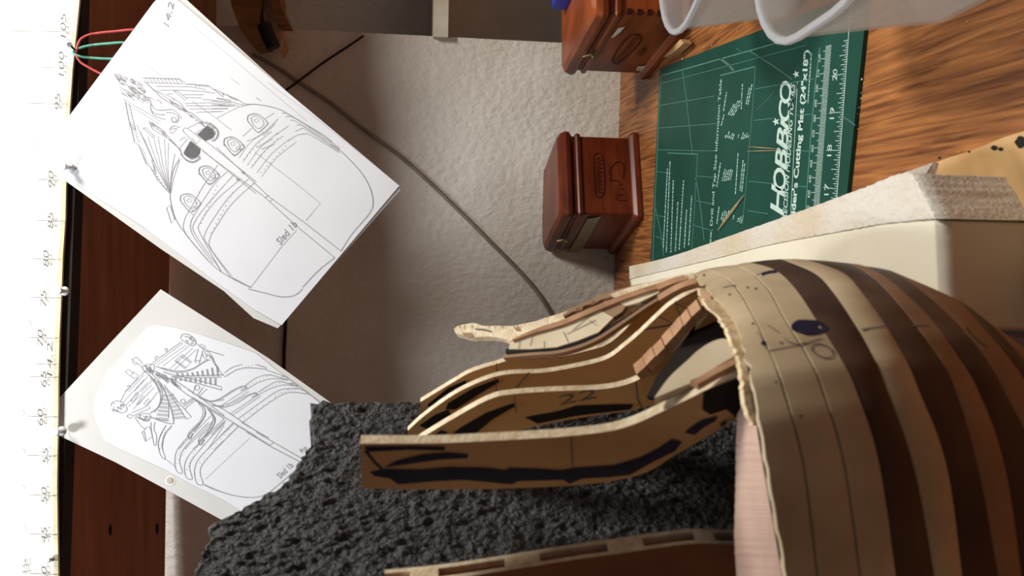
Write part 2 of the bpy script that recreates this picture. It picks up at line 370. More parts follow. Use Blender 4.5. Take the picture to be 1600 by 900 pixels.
for a, b, t_, lab in (((1168, 229), (1217, 233), .8, 'thin pale wood splinter on the green mat beside the logo, the upper of two'), ((1167, 236.5), (1217, 235), .7, 'thin pale wood splinter on the green mat beside the logo, the lower of two'), ((1122, 360), (1163, 304), 2.6, 'long grey-tan wood splinter lying slantwise on the green mat near the foam')):
    mb = MB(); A, B = onz(*a, MT + .001), onz(*b, MT + .001); r_ = .0005 * t_
    mb.tube([A, A.lerp(B, .35), A.lerp(B, .7), B], [r_ * .3, r_ * 1.2, r_, r_ * .2], 6)
    mb.build('wood_splinter', M('splinter', (176, 158, 122), .7, (150, 130, 96), 200), label=lab, cat='splinter', group='wood splinters on the mat')

# ------------------------------------------------------------------ wooden boxes
def rrect(w_, d_, r, n=5):
    out = []
    for cx, cy, a0 in ((w_ - r, r, -90), (w_ - r, d_ - r, 0), (r, d_ - r, 90), (r, r, 180)):
        for k in range(n + 1):
            a = math.radians(a0 + 90 * k / n); out.append((cx + r * math.cos(a), cy + r * math.sin(a)))
    return out
def wbox(A, ang, W, Dp, hb, hl, mat, label, small):
    e1 = Vector((math.cos(ang), math.sin(ang), 0)); e2 = Vector((-math.sin(ang), math.cos(ang), 0)); A = Vector((A.x, A.y, 0.0003))
    root = empty('wooden_box', A, label, 'box')
    P = lambda a, b, z: A + e1 * a + e2 * b + Vector((0, 0, z))
    def ring(ins, z, r=.004): return [P(ins + x, ins + y, z) for x, y in rrect(W - 2 * ins, Dp - 2 * ins, r)]
    mb = MB(); mb.loft([ring(-.004, 0), ring(-.005, .003), ring(-.005, .008), ring(-.002, .012), ring(0, .013)]); mb.build('base_moulding', mat, root)
    mb = MB(); mb.loft([ring(.001, .013), ring(.001, hb)]); mb.build('box_body', mat, root)
    mb = MB(); mb.loft([ring(.0, hb + .0012, .004), ring(-.003, hb + .004), ring(-.004, hb + hl * .45, .006), ring(-.002, hb + hl * .8, .007), ring(.003, hb + hl, .008)]); mb.build('lid', mat, root)
    # bead line under the lid
    mb = MB(); mb.loft([ring(-.0012, hb - .010), ring(-.002, hb - .006), ring(-.0008, hb - .004)]); mb.build('bead', mat, root)
    # latch on the left face
    mb = MB(); q = P(-.003, Dp * .55, hb - .004)
    mb.box(q, -e1 * .003, e2 * .012, Vector((0, 0, .006))); mb.tube([q + Vector((0, 0, .002)) - e1 * .003, q + Vector((0, 0, .012)) - e1 * .005 + e2 * .004, q + e2 * .010 + Vector((0, 0, .003)) - e1 * .004], .0011, 6)
    mb.ball(q - e1 * .004 + e2 * .006, .0022, 6); mb.build('latch', mat_brass, root)
    return root, P, e1, e2
A2 = onz(1005, 337)
bx2, P2, e1, e2 = wbox(A2, math.radians(19.5), .108, .14, .086, .019, mat_box, 'small dark red-brown wooden box with burnt initials, against the wall', True)
# burnt stamp and initials on its front
fp = P2(0, -.0006 + .001, .05); fnn = -e2
pr = Print(lambda x, y: onp(x, y, fp, fnn), 1.0)
pr.line([(928, 243), (934, 239), (941, 243), (944, 260), (945, 290), (943, 303), (937, 309), (931, 303), (929, 280), (928, 260)], 1.3, True, True)
for k in range(9): pr.line([(932, 248 + k * 6.2), (937, 246 + k * 6.2), (935, 250 + k * 6.2), (941, 250 + k * 6.4)], 1.1)
zz = Z(840, 205, 8.89); z3 = Z(840, 300, 8.89)
pr.line(zz((1040, 600), (1000, 580), (1040, 480), (1110, 430), (1185, 450), (1200, 540), (1190, 650)), 1.3, True)
pr.line(zz((1020, 620), (1010, 690), (1090, 680), (1160, 740), (1120, 760)), 1.3, True)
pr.line(zz((1080, 800), (1210, 795), (1090, 850), (1200, 890)), 1.2); pr.line(z3((1070, 45), (1190, 30), (1080, 90), (1120, 115), (1240, 118)), 1.2)
pr.build('burnt_mark', mat_stamp, bx2)
lp = P2(-.0004, 0, .05)
mb = MB(); q = [onp(x, y, lp, -e1) for x, y in ((918, 342), (938, 339), (907, 393), (888, 394))]
mb.prism(q, -e1 * .0008); mb.build('label_plate', mat_tape, bx2)
fc, lb = onz(1087, 30), onz(1012, 118)
ang1 = math.atan2(lb.y - fc.y, lb.x - fc.x) - math.pi / 2
bx1, P1, g1, g2 = wbox(fc, ang1, .15, (lb - fc).length, .088, .020, mat_box2, 'larger orange-brown dovetailed wooden box behind the clear tubs', False)
lp = P1(-.0002, 0, .05)
pr = Print(lambda x, y: onp(x, y, lp, -g1), 1.0)
pr.line([(956, 96), (964, 100), (975, 92), (992, 76), (1002, 62), (998, 55), (986, 56), (976, 64), (964, 80)], 1.6, True, True)
for k in range(10): pr.line([(960 + 3.6 * k, 95 - 4 * k), (965 + 3.7 * k, 91 - 3.7 * k), (968 + 3.4 * k, 97 - 3.9 * k)], 1.3)
pr.line([(996, 84), (1004, 78), (1010, 74), (1006, 82), (1000, 86)], 1.2)
pr.build('burnt_mark', mat_stamp, bx1)
mb = MB(); mb.prism([onp(x, y, lp - g1 * .0003, -g1) for x, y in ((996, 104), (1009, 103), (1006, 110), (994, 110))], -g1 * .0005); mb.build('paper_patch', mat_chip, bx1)
mb = MB(); mb.prism([onp(x, y, lp - g1 * .0003, -g1) for x, y in ((955, 59), (966, 44), (976, 42), (970, 49), (960, 57))], -g1 * .0004); mb.build('worn_patch', mat_chip, bx1)
fq = P1(0, -.0002, .05)
for k in range(6):
    mb = MB(); zc = .024 + .0105 * k
    mb.prism([P1(.001, .0004, zc), P1(.0075, .0004, zc + .0008), P1(.0075, .0004, zc + .0052), P1(.001, .0004, zc + .006)], -g2 * .0006 if False else Vector(-g2) * .0006); mb.build('dovetail', mat_stamp, bx1)
mb = MB(); mb.box(P1(.064, .085, .1085), g1 * .05, g2 * .06, Vector((0, 0, .016))); mb.build('blue_case', M('blue_plastic', (40, 60, 190), .4, (36, 54, 170), 60), label='bright blue plastic case lying on the dovetailed box', cat='case')

# ------------------------------------------------------------------ clear plastic tubs
def tub(cx, cy, ang, hx, hy, hgt, label):
    root = empty('plastic_tub', (cx, cy, .0035), label, 'tub', 'clear plastic tubs at the bench edge')
    ca, sa = math.cos(ang), math.sin(ang)
    def ring(s, z, off=0):
        r = .054 * s; pts = []
        for sx, sy, a0 in ((1, -1, -90), (1, 1, 0), (-1, 1, 90), (-1, -1, 180)):
            for k in range(8):
                a = math.radians(a0 + 90 * k / 7)
                x = sx * (hx * s - r) + (r + off) * math.cos(a); y = sy * (hy * s - r) + (r + off) * math.sin(a)
                pts.append(Vector((cx + x * ca - y * sa, cy + x * sa + y * ca, .0035 + z)))
        return pts
    t = .0014
    mb = MB()
    rings = [ring(.74, 0), ring(.80, .004), ring(.84, hgt * .3), ring(.92, hgt * .7), ring(.985, hgt), ring(.985, hgt, -t), ring(.92, hgt * .7, -t), ring(.84, hgt * .3, -t), ring(.80, .0055, -t), ring(.74, .002, -t)]
    mb.loft(rings); mb.build('tub_wall', mat_plastic, root, smooth=True)
    mb = MB()
    n = len(ring(1, 0)); R = [ring(.985, hgt - .003, .0008), ring(1, hgt - .002, .0016), ring(1, hgt + .0005, .002), ring(1, hgt + .0014, .001), ring(.985, hgt + .001, -.0012), ring(.985, hgt - .002, -.0016), ring(.985, hgt - .003, .0008)]
    mb.loft(R, cap=False); mb.build('rim', mat_rim, root, smooth=True)
    return root
tubB = tub(.1665, .402, math.radians(4), .060, .072, .085, 'nearer clear plastic tub with a rounded rim at the mat corner')
tubA = tub(.2265, .606, math.radians(26), .066, .068, .085, 'farther clear plastic tub with scraps inside, by the dovetailed box')
mb = MB(); mb.box((.140, .375, .0075), (.040, .008, 0), (-.005, .04, 0), (.004, 0, .028)); mb.build('blue_grey_card', mat_blueg, label='blue-grey plastic piece inside the nearer clear tub', cat='scrap')
mb = MB(); mb.box((.195, .59, .0075), (.06, .03, 0), (-.004, .008, 0), (0, 0, .06)); mb.build('wood_offcut', mat_hull2, label='brown wood offcut inside the farther clear tub', cat='scrap')
mb = MB(); A = onz(1052, 92, .004); B = onz(1076, 62, .004)
mb.prism([onz(1049, 90, .004), onz(1062, 85, .004), onz(1082, 68, .004), onz(1076, 62, .004)], (0, 0, .009)); mb.build('pale_wood_wedge', mat_tan, label='pale wooden wedge on the bench between box and farther tub', cat='wood scrap')

# crumbs beside the mat
rnd = random.Random(3)
crumbs = [(1348, 124, 3), (1337, 190, 4.2), (1346, 118, 2), (1344, 136, 1.6), (1346, 154, 1.8), (1343, 168, 1.5), (1341, 178, 1.4), (1067, 92, 2.4), (1113, 71, 2), (1152, 48, 1.6), (1100, 74, 1.2), (1511, 33, 1.4), (1349, 74, 1.5), (1341, 202, 1.2), (1346, 145, 1.3)]
for i, (x, y, s) in enumerate(crumbs):
    mb = MB(); p = onz(x, y, .0035 if x < 1150 else .001); r_ = s / F * (p - CAM).length * .55
    mb.ball(p + Vector((0, 0, r_ * .7)), r_, 5, (1, .8 + .4 * rnd.random(), .7))
    lab = {1: 'largest white foam crumb, at the near edge of the green mat', 0: 'angular white foam crumb beside the mark 20 at the mat edge', 7: 'white crumb beside the dovetailed box at the mat corner'}.get(i, 'tiny white crumb of foam on the bench around the green mat')
    mb.build('foam_crumb', mat_chip, label=lab, cat='crumb', group='white crumbs around the mat')

# ------------------------------------------------------------------ cord and wire on the wall
def wallpath(px, r, name, mat, label, cat, off=None):
    mb = MB(); mb.tube(spline([ony(x, y, YW - r - .0005 - (off or 0)) for x, y in px], 6), r, 8); return mb.build(name, mat, smooth=True, label=label, cat=cat)
wallpath([(395, 85), (440, 110), (470, 130), (520, 163), (570, 203), (620, 240), (660, 275), (720, 332), (770, 382), (800, 412), (830, 445), (855, 480), (880, 530)], .0027, 'grey_cord', mat_cord, 'grey cord running slantwise down the plaster wall to the bench', 'cord')
wallpath([(568, 56), (540, 75), (505, 98), (470, 124), (448, 140), (420, 160)], .0016, 'thin_wire', mat_wire, 'thin dark wire crossing the grey cord near the wall corner', 'wire', .0055)
wallpath([(444, 440), (446, 500), (444, 545), (443, 600)], .0024, 'dark_wire', mat_wire, 'short dark wire on the wall between the two pinned sheets', 'wire', .002)

# ------------------------------------------------------------------ bracket under the shelf
br = empty('shelf_bracket', ony(400, 30, 1.06), 'pale wooden bracket with a black knob under the shelf at the wall', 'bracket')
def blk(px, Y, th, name, mat, **k):
    mb = MB(); mb.prism([ony(x, y, Y) for x, y in px], (0, th, 0)); return mb.build(name, mat, br, **k)
blk([(352, -60), (362, 10), (375, 45), (390, 66), (412, 62), (405, 30), (425, -60)], 1.07, .07, 'bracket_arm', mat_pine)
blk([(405, -60), (412, 30), (432, 76), (440, 60), (430, 20), (432, -60)], 1.075, .06, 'bracket_brace', mat_filler)
blk([(415, -60), (425, 10), (432, 33), (449, 33), (438, 5), (430, -60)], 1.05, .05, 'bracket_block', mat_pine)
mb = MB(); mb.tube([ony(412, 38, 1.03), ony(420, 58, 1.03), ony(428, 75, 1.03)], .0085, 12); mb.build('knob', mat_blackmetal, br)

# ------------------------------------------------------------------ pinned sheets
class Sheet:
    def __init__(s, P, n): s.P = P; s.n = n.normalized()
    def at(s, x, y, off=0.0): return onp(x, y, s.P + s.n * off, s.n)
def sheet_obj(root, name, sh, pts, mat, off=0.0, th=.0003, hole=None):
    vs = [sh.at(x, y, off) for x, y in pts]
    if hole:
        bm = bmesh.new(); cx, cy, rx, ry = hole
        hv = [sh.at(cx + rx * math.cos(k * .3927), cy + ry * math.sin(k * .3927), off) for k in range(16)]
        a = [bm.verts.new(v) for v in vs]; b = [bm.verts.new(v) for v in hv]
        es = [bm.edges.new((L[i], L[(i + 1) % len(L)])) for L in (a, b) for i in range(len(L))]
        bmesh.ops.triangle_fill(bm, edges=es, use_beauty=True)
        bm.verts.index_update(); V = [v.co.copy() for v in bm.verts]; Fc = [tuple(v.index for v in f.verts) for f in bm.faces]; bm.free()
        n = len(V); na = len(vs)
        fs = Fc + [tuple(n + i for i in reversed(f)) for f in Fc]
        for st, L in ((0, na), (na, 16)): fs += [(st + i, st + (i + 1) % L, n + st + (i + 1) % L, n + st + i) for i in range(L)]
        return obj(name, V + [v - sh.n * th for v in V], fs, mat, root)
    mb = MB(); mb.prism(vs, -sh.n * th); return mb.build(name, mat, root)

S1P = onp(105, 255, SP + FN * .0055, FN)
s1 = Sheet(S1P, Vector((FN.x, FN.y, .02)))
d1 = empty('pinned_drawing', s1.at(437, 512), 'larger white sheet with a ship line drawing and two dark openings, pinned to the shelf', 'drawing')
sheet_obj(d1, 'back_sheet', s1, [(66, 248), (100, 281), (250, 388), (350, 455), (396, 497), (434, 513), (626, 296), (500, 190), (268, -22), (256, -17)], mat_paper2, -.0012)
sheet_obj(d1, 'front_sheet', s1, [(64, 243), (103, 276), (150, 308), (225, 355), (345, 446), (398, 484), (440, 508), (624, 290), (520, 203), (400, 103), (278, 0), (262, -18), (240, 4), (180, 85), (112, 176)], mat_paper, 0)
pr = Print(lambda x, y: s1.at(x, y, .0003), .8)
a = Z(160, 90, 7.965); b = Z(200, 190, 7.965); c = Z(330, 130, 7.965); q4 = Z(0, 225, 4); r4 = Z(300, 225, 4); t4 = Z(300, 450, 4)
L = pr.line
L(a((500, 250), (960, 265), (1040, 330), (1110, 330), (1320, 355), (1440, 440), (1500, 490)), 1.1)
L(a((520, 310), (1000, 325)), .6)
for i in range(10): L(a((540 + 45 * i, 262), (580 + 45 * i, 315)), .7)
for i in range(5): L(a((1140 + 40 * i, 332), (1170 + 40 * i, 365)), .7)
for ln in (((660, 355), (1100, 362), (1290, 400)), ((690, 405), (1000, 405), (1240, 420), (1400, 440)), ((800, 450), (870, 450)), ((1000, 460), (1260, 460)), ((1040, 495), (1230, 500)), ((1240, 520), (1350, 525), (1600, 560)), ((1020, 570), (1330, 560), (1600, 600)), ((1030, 597), (1590, 602)), ((1080, 640), (1560, 630)), ((1160, 680), (1500, 668)), ((1420, 500), (1600, 530)), ((640, 400), (760, 450), (900, 510))): L(a(*ln), .6)
L(a((880, 410), (920, 410), (1050, 510), (1020, 522), (880, 410)), .9)
L(a((600, 120), (740, 235)), .6); L(a((1110, 540), (1420, 760), (1600, 900)), .7)
for w_, ln in ((1.3, ((520, 290), (720, 490), (960, 640), (1110, 690), (1230, 790), (1400, 880))), (.8, ((560, 340), (700, 440), (830, 520), (1060, 670))), (.8, ((260, 510), (400, 600), (560, 690), (720, 800))), (.7, ((290, 560), (430, 650), (600, 760), (700, 830))), (1, ((280, 540), (340, 850), (370, 900))), (.6, ((330, 570), (410, 900)))): L(a(*ln), w_)
for i in range(8): L(a((300 + 10 * i, 590 + 40 * i), (345 + 10 * i, 620 + 40 * i)), .7)
for ln in (((580, 510), (600, 560), (600, 640), (660, 700), (780, 710)), ((610, 580), (640, 630), (720, 655), (860, 645), (930, 690), (980, 760)), ((600, 640), (640, 720), (780, 770)), ((530, 490), (600, 500), (640, 530)), ((790, 680), (880, 690), (940, 740), (930, 800), (860, 800)), ((850, 760), (890, 740), (920, 780), (880, 800), (850, 760)), ((670, 530), (710, 540), (730, 570)), ((430, 380), (500, 380), (530, 430), (480, 450)), ((830, 890), (880, 850), (960, 870)), ((830, 520), (860, 560), (930, 580), (1000, 640), (1060, 670)), ((860, 510), (950, 550), (1010, 620), (1060, 680))): L(a(*ln), .9, True)
rnd = random.Random(11)
for i in range(95):
    u_, v_ = rnd.random(), rnd.random(); x = 120 + 330 * u_ + 110 * v_; y = 170 + 190 * u_ * .6 + 270 * v_
    l = 20 + 60 * rnd.random(); L(a((x, y), (x + l * .5, y + l * .2 + rnd.random() * 20), (x + l, y + l * .7)), .6 + rnd.random() * .7, True)
for i in range(26):
    u_ = rnd.random(); x = 830 + 420 * u_; y = 520 + 300 * u_ + rnd.random() * 40 - 10; l = 20 + 30 * rnd.random(); L(a((x, y), (x + l, y + l * .8)), .9)
for i in range(22):
    u_ = rnd.random(); x = 570 + 180 * u_; y = 790 + 120 * u_ + rnd.random() * 60 - 20; l = 20 + 40 * rnd.random(); L(a((x, y), (x + l, y + l * .8)), .8)
L(b((20, 0), (75, 250), (130, 290), (220, 520), (280, 570), (370, 730), (500, 880)), 1.1)
for i in range(7): L(b((40 + 10 * i, 30 + 33 * i), (85 + 10 * i, 60 + 33 * i)), .8)
for i in range(6): L(b((160 + 12 * i, 330 + 34 * i), (195 + 12 * i, 355 + 34 * i)), .8)
for i in range(7): L(b((290 + 28 * i, 600 + 38 * i), (315 + 28 * i, 612 + 38 * i)), 1)
for x, y in ((105, 40), (150, 120), (190, 200), (240, 180), (320, 220), (370, 180), (450, 210), (500, 260)): L(b((x, y), ((x + 515) / 2 - 15, (y + 880) / 2), (515, 880)), .55)
L(b((185, 80), (220, 75), (330, 190), (320, 210), (185, 80)), .9); L(b((290, 470), (330, 620), (350, 640), (320, 540)), .7)
L(b((640, 480), (560, 720), (530, 890)), .7, True); L(b((580, 400), (540, 620), (510, 890)), .7, True)
L(b((260, 10), (300, 90), (400, 150), (480, 200), (560, 250), (640, 350)), .9); L(b((300, 30), (420, 100), (500, 190), (600, 300)), .8)
L(b((690, 130), (680, 100), (710, 75), (740, 90), (1000, 270), (1590, 750)), .9); L(b((690, 130), (830, 270), (1010, 430), (1590, 895)), .9)
L(b((960, 0), (1060, 50), (1115, 120), (1090, 210), (1030, 240)), 1.2, True); L(b((1000, 20), (1050, 80), (1085, 140), (1050, 210)), .8, True)
L(b((640, 350), (680, 430), (720, 480), (790, 505), (870, 470), (890, 420)), 1.2, True); L(b((690, 400), (790, 470), (880, 430)), .8, True)
for i in range(14):
    t_ = i / 13; L(b((1010 + 100 * math.sin(t_ * 2.6), 20 + 220 * t_), (1030 + 105 * math.sin(t_ * 2.6), 10 + 225 * t_)), .9)
    L(b((650 + 240 * t_, 400 + 90 * math.sin(t_ * 2.6)), (660 + 240 * t_, 420 + 95 * math.sin(t_ * 2.6))), .9)
for ln in (((740, 80), (860, 20), (930, 10)), ((830, 150), (990, 45)), ((640, 330), (740, 210)), ((690, 390), (770, 240)), ((790, 200), (850, 270), (900, 220), (850, 180)), ((510, 110), (560, 80), (610, 90)), ((510, 130), (560, 140), (600, 90)), ((640, 240), (680, 200), (720, 190))): L(b(*ln), .7)
for i in range(5): L(b((500 + 30 * i, 220 + 26 * i), (540 + 30 * i, 250 + 26 * i)), 1.2)
for dx, dy in ((0, 0), (-310, 360)):
    sh_ = lambda *p: b(*[(x + dx, y + dy) for x, y in p])
    L(sh_((1200, 210), (1270, 190), (1340, 210), (1440, 300), (1410, 350), (1330, 420), (1290, 400), (1240, 340), (1190, 270)), 1.3, True, True)
    L(sh_((1230, 240), (1300, 215), (1395, 300), (1330, 375), (1260, 320)), .8, True, True); L(sh_((1270, 270), (1310, 245), (1335, 280), (1290, 300), (1270, 270)), .7); L(sh_((1340, 330), (1370, 300), (1395, 325), (1360, 355), (1340, 330)), .7)
    for p in ((1410, 350), (1330, 415), (1215, 300), (1440, 300)): L(sh_(p, (p[0] - 30, p[1] - 10)), 1.6)
for cx, cy in ((402, 192), (297, 317)):
    o = lambda *p: [(cx + (x - 1315) / 7.965, cy + (y - 305) / 7.965) for x, y in p]
    L(o((1200, 210), (1270, 190), (1340, 210), (1440, 300), (1410, 350), (1330, 420), (1290, 400), (1240, 340), (1190, 270)), 1.1, True, True); L(o((1230, 240), (1300, 215), (1395, 300), (1330, 375), (1260, 320)), .7, True, True); L(o((1270, 270), (1310, 245), (1335, 280), (1290, 300), (1270, 270)), .6)
for ln in (((1360, 130), (1270, 260), (1190, 400), (1150, 480), (1160, 560), (1310, 740)), ((1420, 170), (1330, 260), (1220, 430), (1190, 500), (1210, 580), (1330, 745)), ((1460, 190), (1300, 370), (1220, 480), (1215, 560), (1380, 790)), ((1500, 220), (1350, 350), (1250, 490), (1250, 560), (1380, 795)), ((1550, 220), (1430, 330), (1330, 470), (1280, 560), (1290, 620), (1440, 835)), ((1590, 240), (1450, 370), (1360, 500), (1310, 590), (1320, 660), (1450, 830))): L(q4(*ln), .7, True)
for i in range(10):
    t_ = i / 10; L(q4((1240 + 10 * math.sin(i) - 70 * t_, 300 + 230 * t_), (1248 - 70 * t_, 303 + 230 * t_)), .8); L(q4((1350 - 110 * t_, 260 + 260 * t_), (1358 - 110 * t_, 262 + 260 * t_)), .8); L(q4((1450 - 150 * t_, 300 + 280 * t_), (1458 - 150 * t_, 303 + 280 * t_)), .8)
L(q4((1120, 90), (1080, 170), (1062, 290), (1070, 380), (1120, 510), (1310, 740), (1440, 835), (1565, 897)), .9, True)
L(q4((1040, 400), (1060, 380), (1090, 470), (1070, 495), (1040, 400)), .8)
L(r4((250, 835), (370, 897)), 1.0); L(t4((350, 5), (450, 30), (560, 55), (640, 45), (690, 5)), 1, True); L(r4((690, 895), (790, 790), (890, 710)), 1, True)
L(r4((930, 670), (1000, 560), (1110, 430), (1130, 360), (1110, 270), (1050, 170), (930, 45), (860, 0)), .9, True)
L(r4((150, 20), (480, 330), (700, 490), (930, 670)), .9); L(r4((60, 40), (450, 330), (660, 520), (890, 710)), .9)
L(r4((390, 50), (640, 240), (800, 370), (710, 480)), .6); L(r4((455, 335), (478, 318)), .7); L(r4((485, 358), (505, 342)), .7); L(r4((650, 540), (560, 640), (370, 890)), .6)
pr.fill(b((1420, 615), (1455, 630), (1445, 650), (1412, 640))); pr.fill(b((1350, 705), (1385, 715), (1375, 735), (1342, 725)))
L(c((30, 70), (200, 150), (330, 205), (420, 258), (520, 260), (680, 280), (860, 330), (1000, 410), (1370, 630), (1500, 730)), .9, True)
L(c((130, 115), (155, 150)), 1.2); L(c((190, 140), (240, 180), (330, 210)), 1.2); L(c((560, 180), (610, 215)), .8)
for ln in (((880, 370), (1000, 410), (1500, 735)), ((920, 415), (1070, 450), (1590, 800)), ((980, 465), (1080, 490), (1590, 815)), ((1060, 525), (1150, 540), (1590, 840)), ((1040, 600), (1110, 570), (1180, 580), (1590, 855)), ((950, 720), (1060, 650), (1160, 630), (1240, 650), (1590, 862)), ((70, 430), (330, 300), (500, 262)), ((670, 440), (780, 370)), ((640, 650), (800, 500)), ((390, 660), (500, 560)), ((440, 720), (620, 640), (830, 440)), ((560, 800), (760, 690)), ((620, 820), (780, 760)), ((800, 640), (960, 530))): L(c(*ln), .65, True)
for ln in (((60, 185), (400, 270)), ((0, 220), (340, 280)), ((0, 265), (290, 285)), ((0, 320), (210, 315)), ((0, 352), (140, 350))): L(c(*ln), .6)
for x0_, y0_, x1_, y1_ in ((373, 247, 412, 206), (379, 253, 424, 205), (386, 258, 434, 207), (392, 263, 442, 212), (401, 270, 452, 217), (408, 276, 462, 222)):
    L([(x0_, y0_), ((x0_ + x1_) / 2 - 3, (y0_ + y1_) / 2 - 3), (x1_, y1_)], .55, True)
for i in range(9):
    for x0_, y0_ in ((380, 248), (393, 257), (407, 269)): L([(x0_ + 4.8 * i, y0_ - 5.1 * i), (x0_ + 4.8 * i + 1.2, y0_ - 5.1 * i + .8)], .9)
pr.text('Sled 1b', (438, 383), (465, 351), (-9, -7), .2)
pr.text('14.2', (263, 42), (272, 4), (-9, -2), .2)
L(a((1590, 250), (1700, 330)), .5)
L([(298, 38), (340, 72), (420, 140), (480, 190)], .4); L([(420, 130), (500, 190), (590, 262), (622, 289)], .4)
pr.build('printed_drawing', mat_ink, d1)
pr = Print(lambda x, y: s1.at(x, y, .00025))
pr.fill(b((860, 160), (930, 100), (990, 50), (1050, 90), (1080, 150), (1040, 210), (960, 240))); pr.fill(b((780, 240), (900, 340), (890, 400), (850, 445), (790, 460), (720, 430), (690, 390)))
pr.build('printed_openings', mat_grey, d1)

S2P = onp(100, 640, SP - FN * .0030, FN)
s2 = Sheet(S2P, Vector((FN.x, FN.y, .05)))
d2 = empty('pinned_drawing', s2.at(355, 816), 'smaller sheet with a rounded pasted ship drawing and a punched hole', 'drawing')
sheet_obj(d2, 'backing_sheet', s2, [(62, 656), (93, 681), (180, 722), (260, 765), (355, 817), (470, 880), (640, 720), (525, 635), (420, 560), (330, 502), (251, 452), (175, 533), (100, 614)], mat_paper2, 0, .0003, (266, 751, 6.4, 6))
sheet_obj(d2, 'pasted_sheet', s2, [(147, 640), (152, 660), (165, 690), (190, 703), (255, 732), (300, 757), (350, 782), (430, 830), (600, 730), (520, 645), (470, 605), (430, 577), (400, 552), (360, 538), (310, 522), (275, 512), (250, 508), (232, 511), (210, 535), (170, 580), (150, 620)], mat_paper, .0005)
mb = MB(); ringp = [(266 + 8 * math.cos(k * .3927), 751 + 7.6 * math.sin(k * .3927)) for k in range(16)]; ringi = [(266 + 6.2 * math.cos(k * .3927), 751 + 5.8 * math.sin(k * .3927)) for k in range(16)]
mb.add([s2.at(x, y, .0003) for x, y in ringp + ringi], [(i, (i + 1) % 16, 16 + (i + 1) % 16, 16 + i) for i in range(16)]); mb.build('hole_reinforcement', mat_strip, d2)
pr = Print(lambda x, y: s2.at(x, y, .0008), .75); L = pr.line
a = Z(150, 500, 7.965); b = Z(150, 590, 7.965); c = Z(300, 570, 7.965); e = Z(220, 660, 7.965)
for w_, s_, ln in (
    (.9, 1, ((1050, 230), (1070, 180), (1130, 175), (1200, 210), (1240, 270), (1210, 320), (1130, 290), (1060, 240))), (.7, 1, ((1090, 200), (1160, 220), (1210, 270))), (.8, 0, ((1280, 320), (1310, 300), (1360, 335), (1335, 365), (1280, 320))),
    (.8, 0, ((1060, 270), (700, 530))), (.6, 0, ((1080, 285), (720, 550))), (.6, 0, ((1120, 310), (760, 560))), (.6, 0, ((1160, 320), (830, 570))), (.6, 0, ((1200, 350), (920, 600))), (.6, 0, ((1240, 370), (980, 610))),
    (.8, 0, ((980, 510), (1070, 430), (1190, 520), (1100, 605), (980, 510))), (.9, 0, ((1000, 510), (1110, 590))), (.9, 0, ((1050, 450), (1170, 525))), (.8, 0, ((1270, 360), (1225, 520), (1280, 540), (1330, 370))), (.7, 0, ((1225, 520), (1250, 500), (1300, 510))),
    (.8, 0, ((1240, 290), (1300, 330), (1390, 380), (1590, 440))), (.8, 1, ((1340, 380), (1400, 400), (1450, 470), (1500, 580), (1580, 690))), (.8, 1, ((1320, 420), (1350, 480), (1420, 500))),
    (1.2, 1, ((740, 575), (900, 630), (1040, 650), (1200, 610), (1310, 540), (1390, 500))), (.9, 1, ((800, 590), (1000, 630), (1150, 620), (1280, 560), (1360, 500))), (1.2, 1, ((830, 640), (1000, 690), (1300, 690), (1590, 680))), (.8, 1, ((940, 700), (1200, 715), (1560, 710))), (1, 0, ((930, 700), (1230, 780), (1560, 870))), (.8, 0, ((1000, 690), (1300, 760), (1560, 830), (1560, 870))),
    (.8, 1, ((440, 490), (500, 465), (540, 500), (580, 550))), (.8, 0, ((440, 490), (570, 580), (600, 650))), (.7, 1, ((440, 520), (480, 550), (520, 545))), (.7, 0, ((360, 640), (400, 615), (450, 650), (530, 690), (480, 730), (410, 690), (360, 640))), (.7, 0, ((430, 690), (470, 640))), (.8, 1, ((570, 580), (640, 550), (720, 560), (700, 640), (610, 640), (570, 590))),
    (.7, 0, ((700, 540), (360, 890))), (.6, 0, ((600, 680), (400, 890))), (.6, 0, ((640, 700), (470, 890))), (.6, 0, ((700, 740), (560, 890))), (.8, 1, ((850, 380), (870, 350), (885, 375), (860, 390))), (.8, 1, ((730, 490), (750, 450), (780, 460))), (.8, 1, ((380, 830), (410, 810), (420, 840))),
    (1.3, 1, ((640, 670), (720, 750), (780, 850), (800, 900))), (1.1, 1, ((700, 680), (780, 760), (840, 880))), (.9, 1, ((600, 640), (700, 720), (760, 820), (780, 900)))):
    L(a(*ln), w_, bool(s_))
rnd = random.Random(8)
for i in range(70):
    u_ = rnd.random(); x = 590 + 420 * u_; y = 580 + 220 * u_ + 60 * (rnd.random() - .5); l = 15 + 35 * rnd.random(); L(a((x, y), (x + l, y + l * (rnd.random() - .2)), (x + l * .9, y + l)), .8, True)
for i in range(22): x = 1090 + 120 * rnd.random(); y = 200 + 90 * rnd.random(); L(a((x, y), (x + 18, y + 14)), .9)
for i in range(20): u_ = rnd.random(); x = 1340 + 170 * u_; y = 390 + 200 * u_ * u_ + 50 * rnd.random(); L(a((x, y), (x + 18, y + 24)), .9)
for i in range(9):
    x = 960 + 62 * i; t_ = i / 8
    L(a((x + 40, 660 - 90 * t_ * t_), (x + 55, 700)), .9); L(a((x + 55, 660 - 90 * t_ * t_), (x + 70, 700)), .7); L(a((x + 20, 720), (x + 20, 750 + 60 * t_)), .9); L(a((x + 36, 720), (x + 36, 752 + 60 * t_)), .7)
for cx, cy in ((1255, 840),): L(a(*[(cx + 32 * math.cos(k), cy + 32 * math.sin(k)) for k in (0, .8, 1.6, 2.4, 3.1, 3.9, 4.7, 5.5)]), .8, True, True)
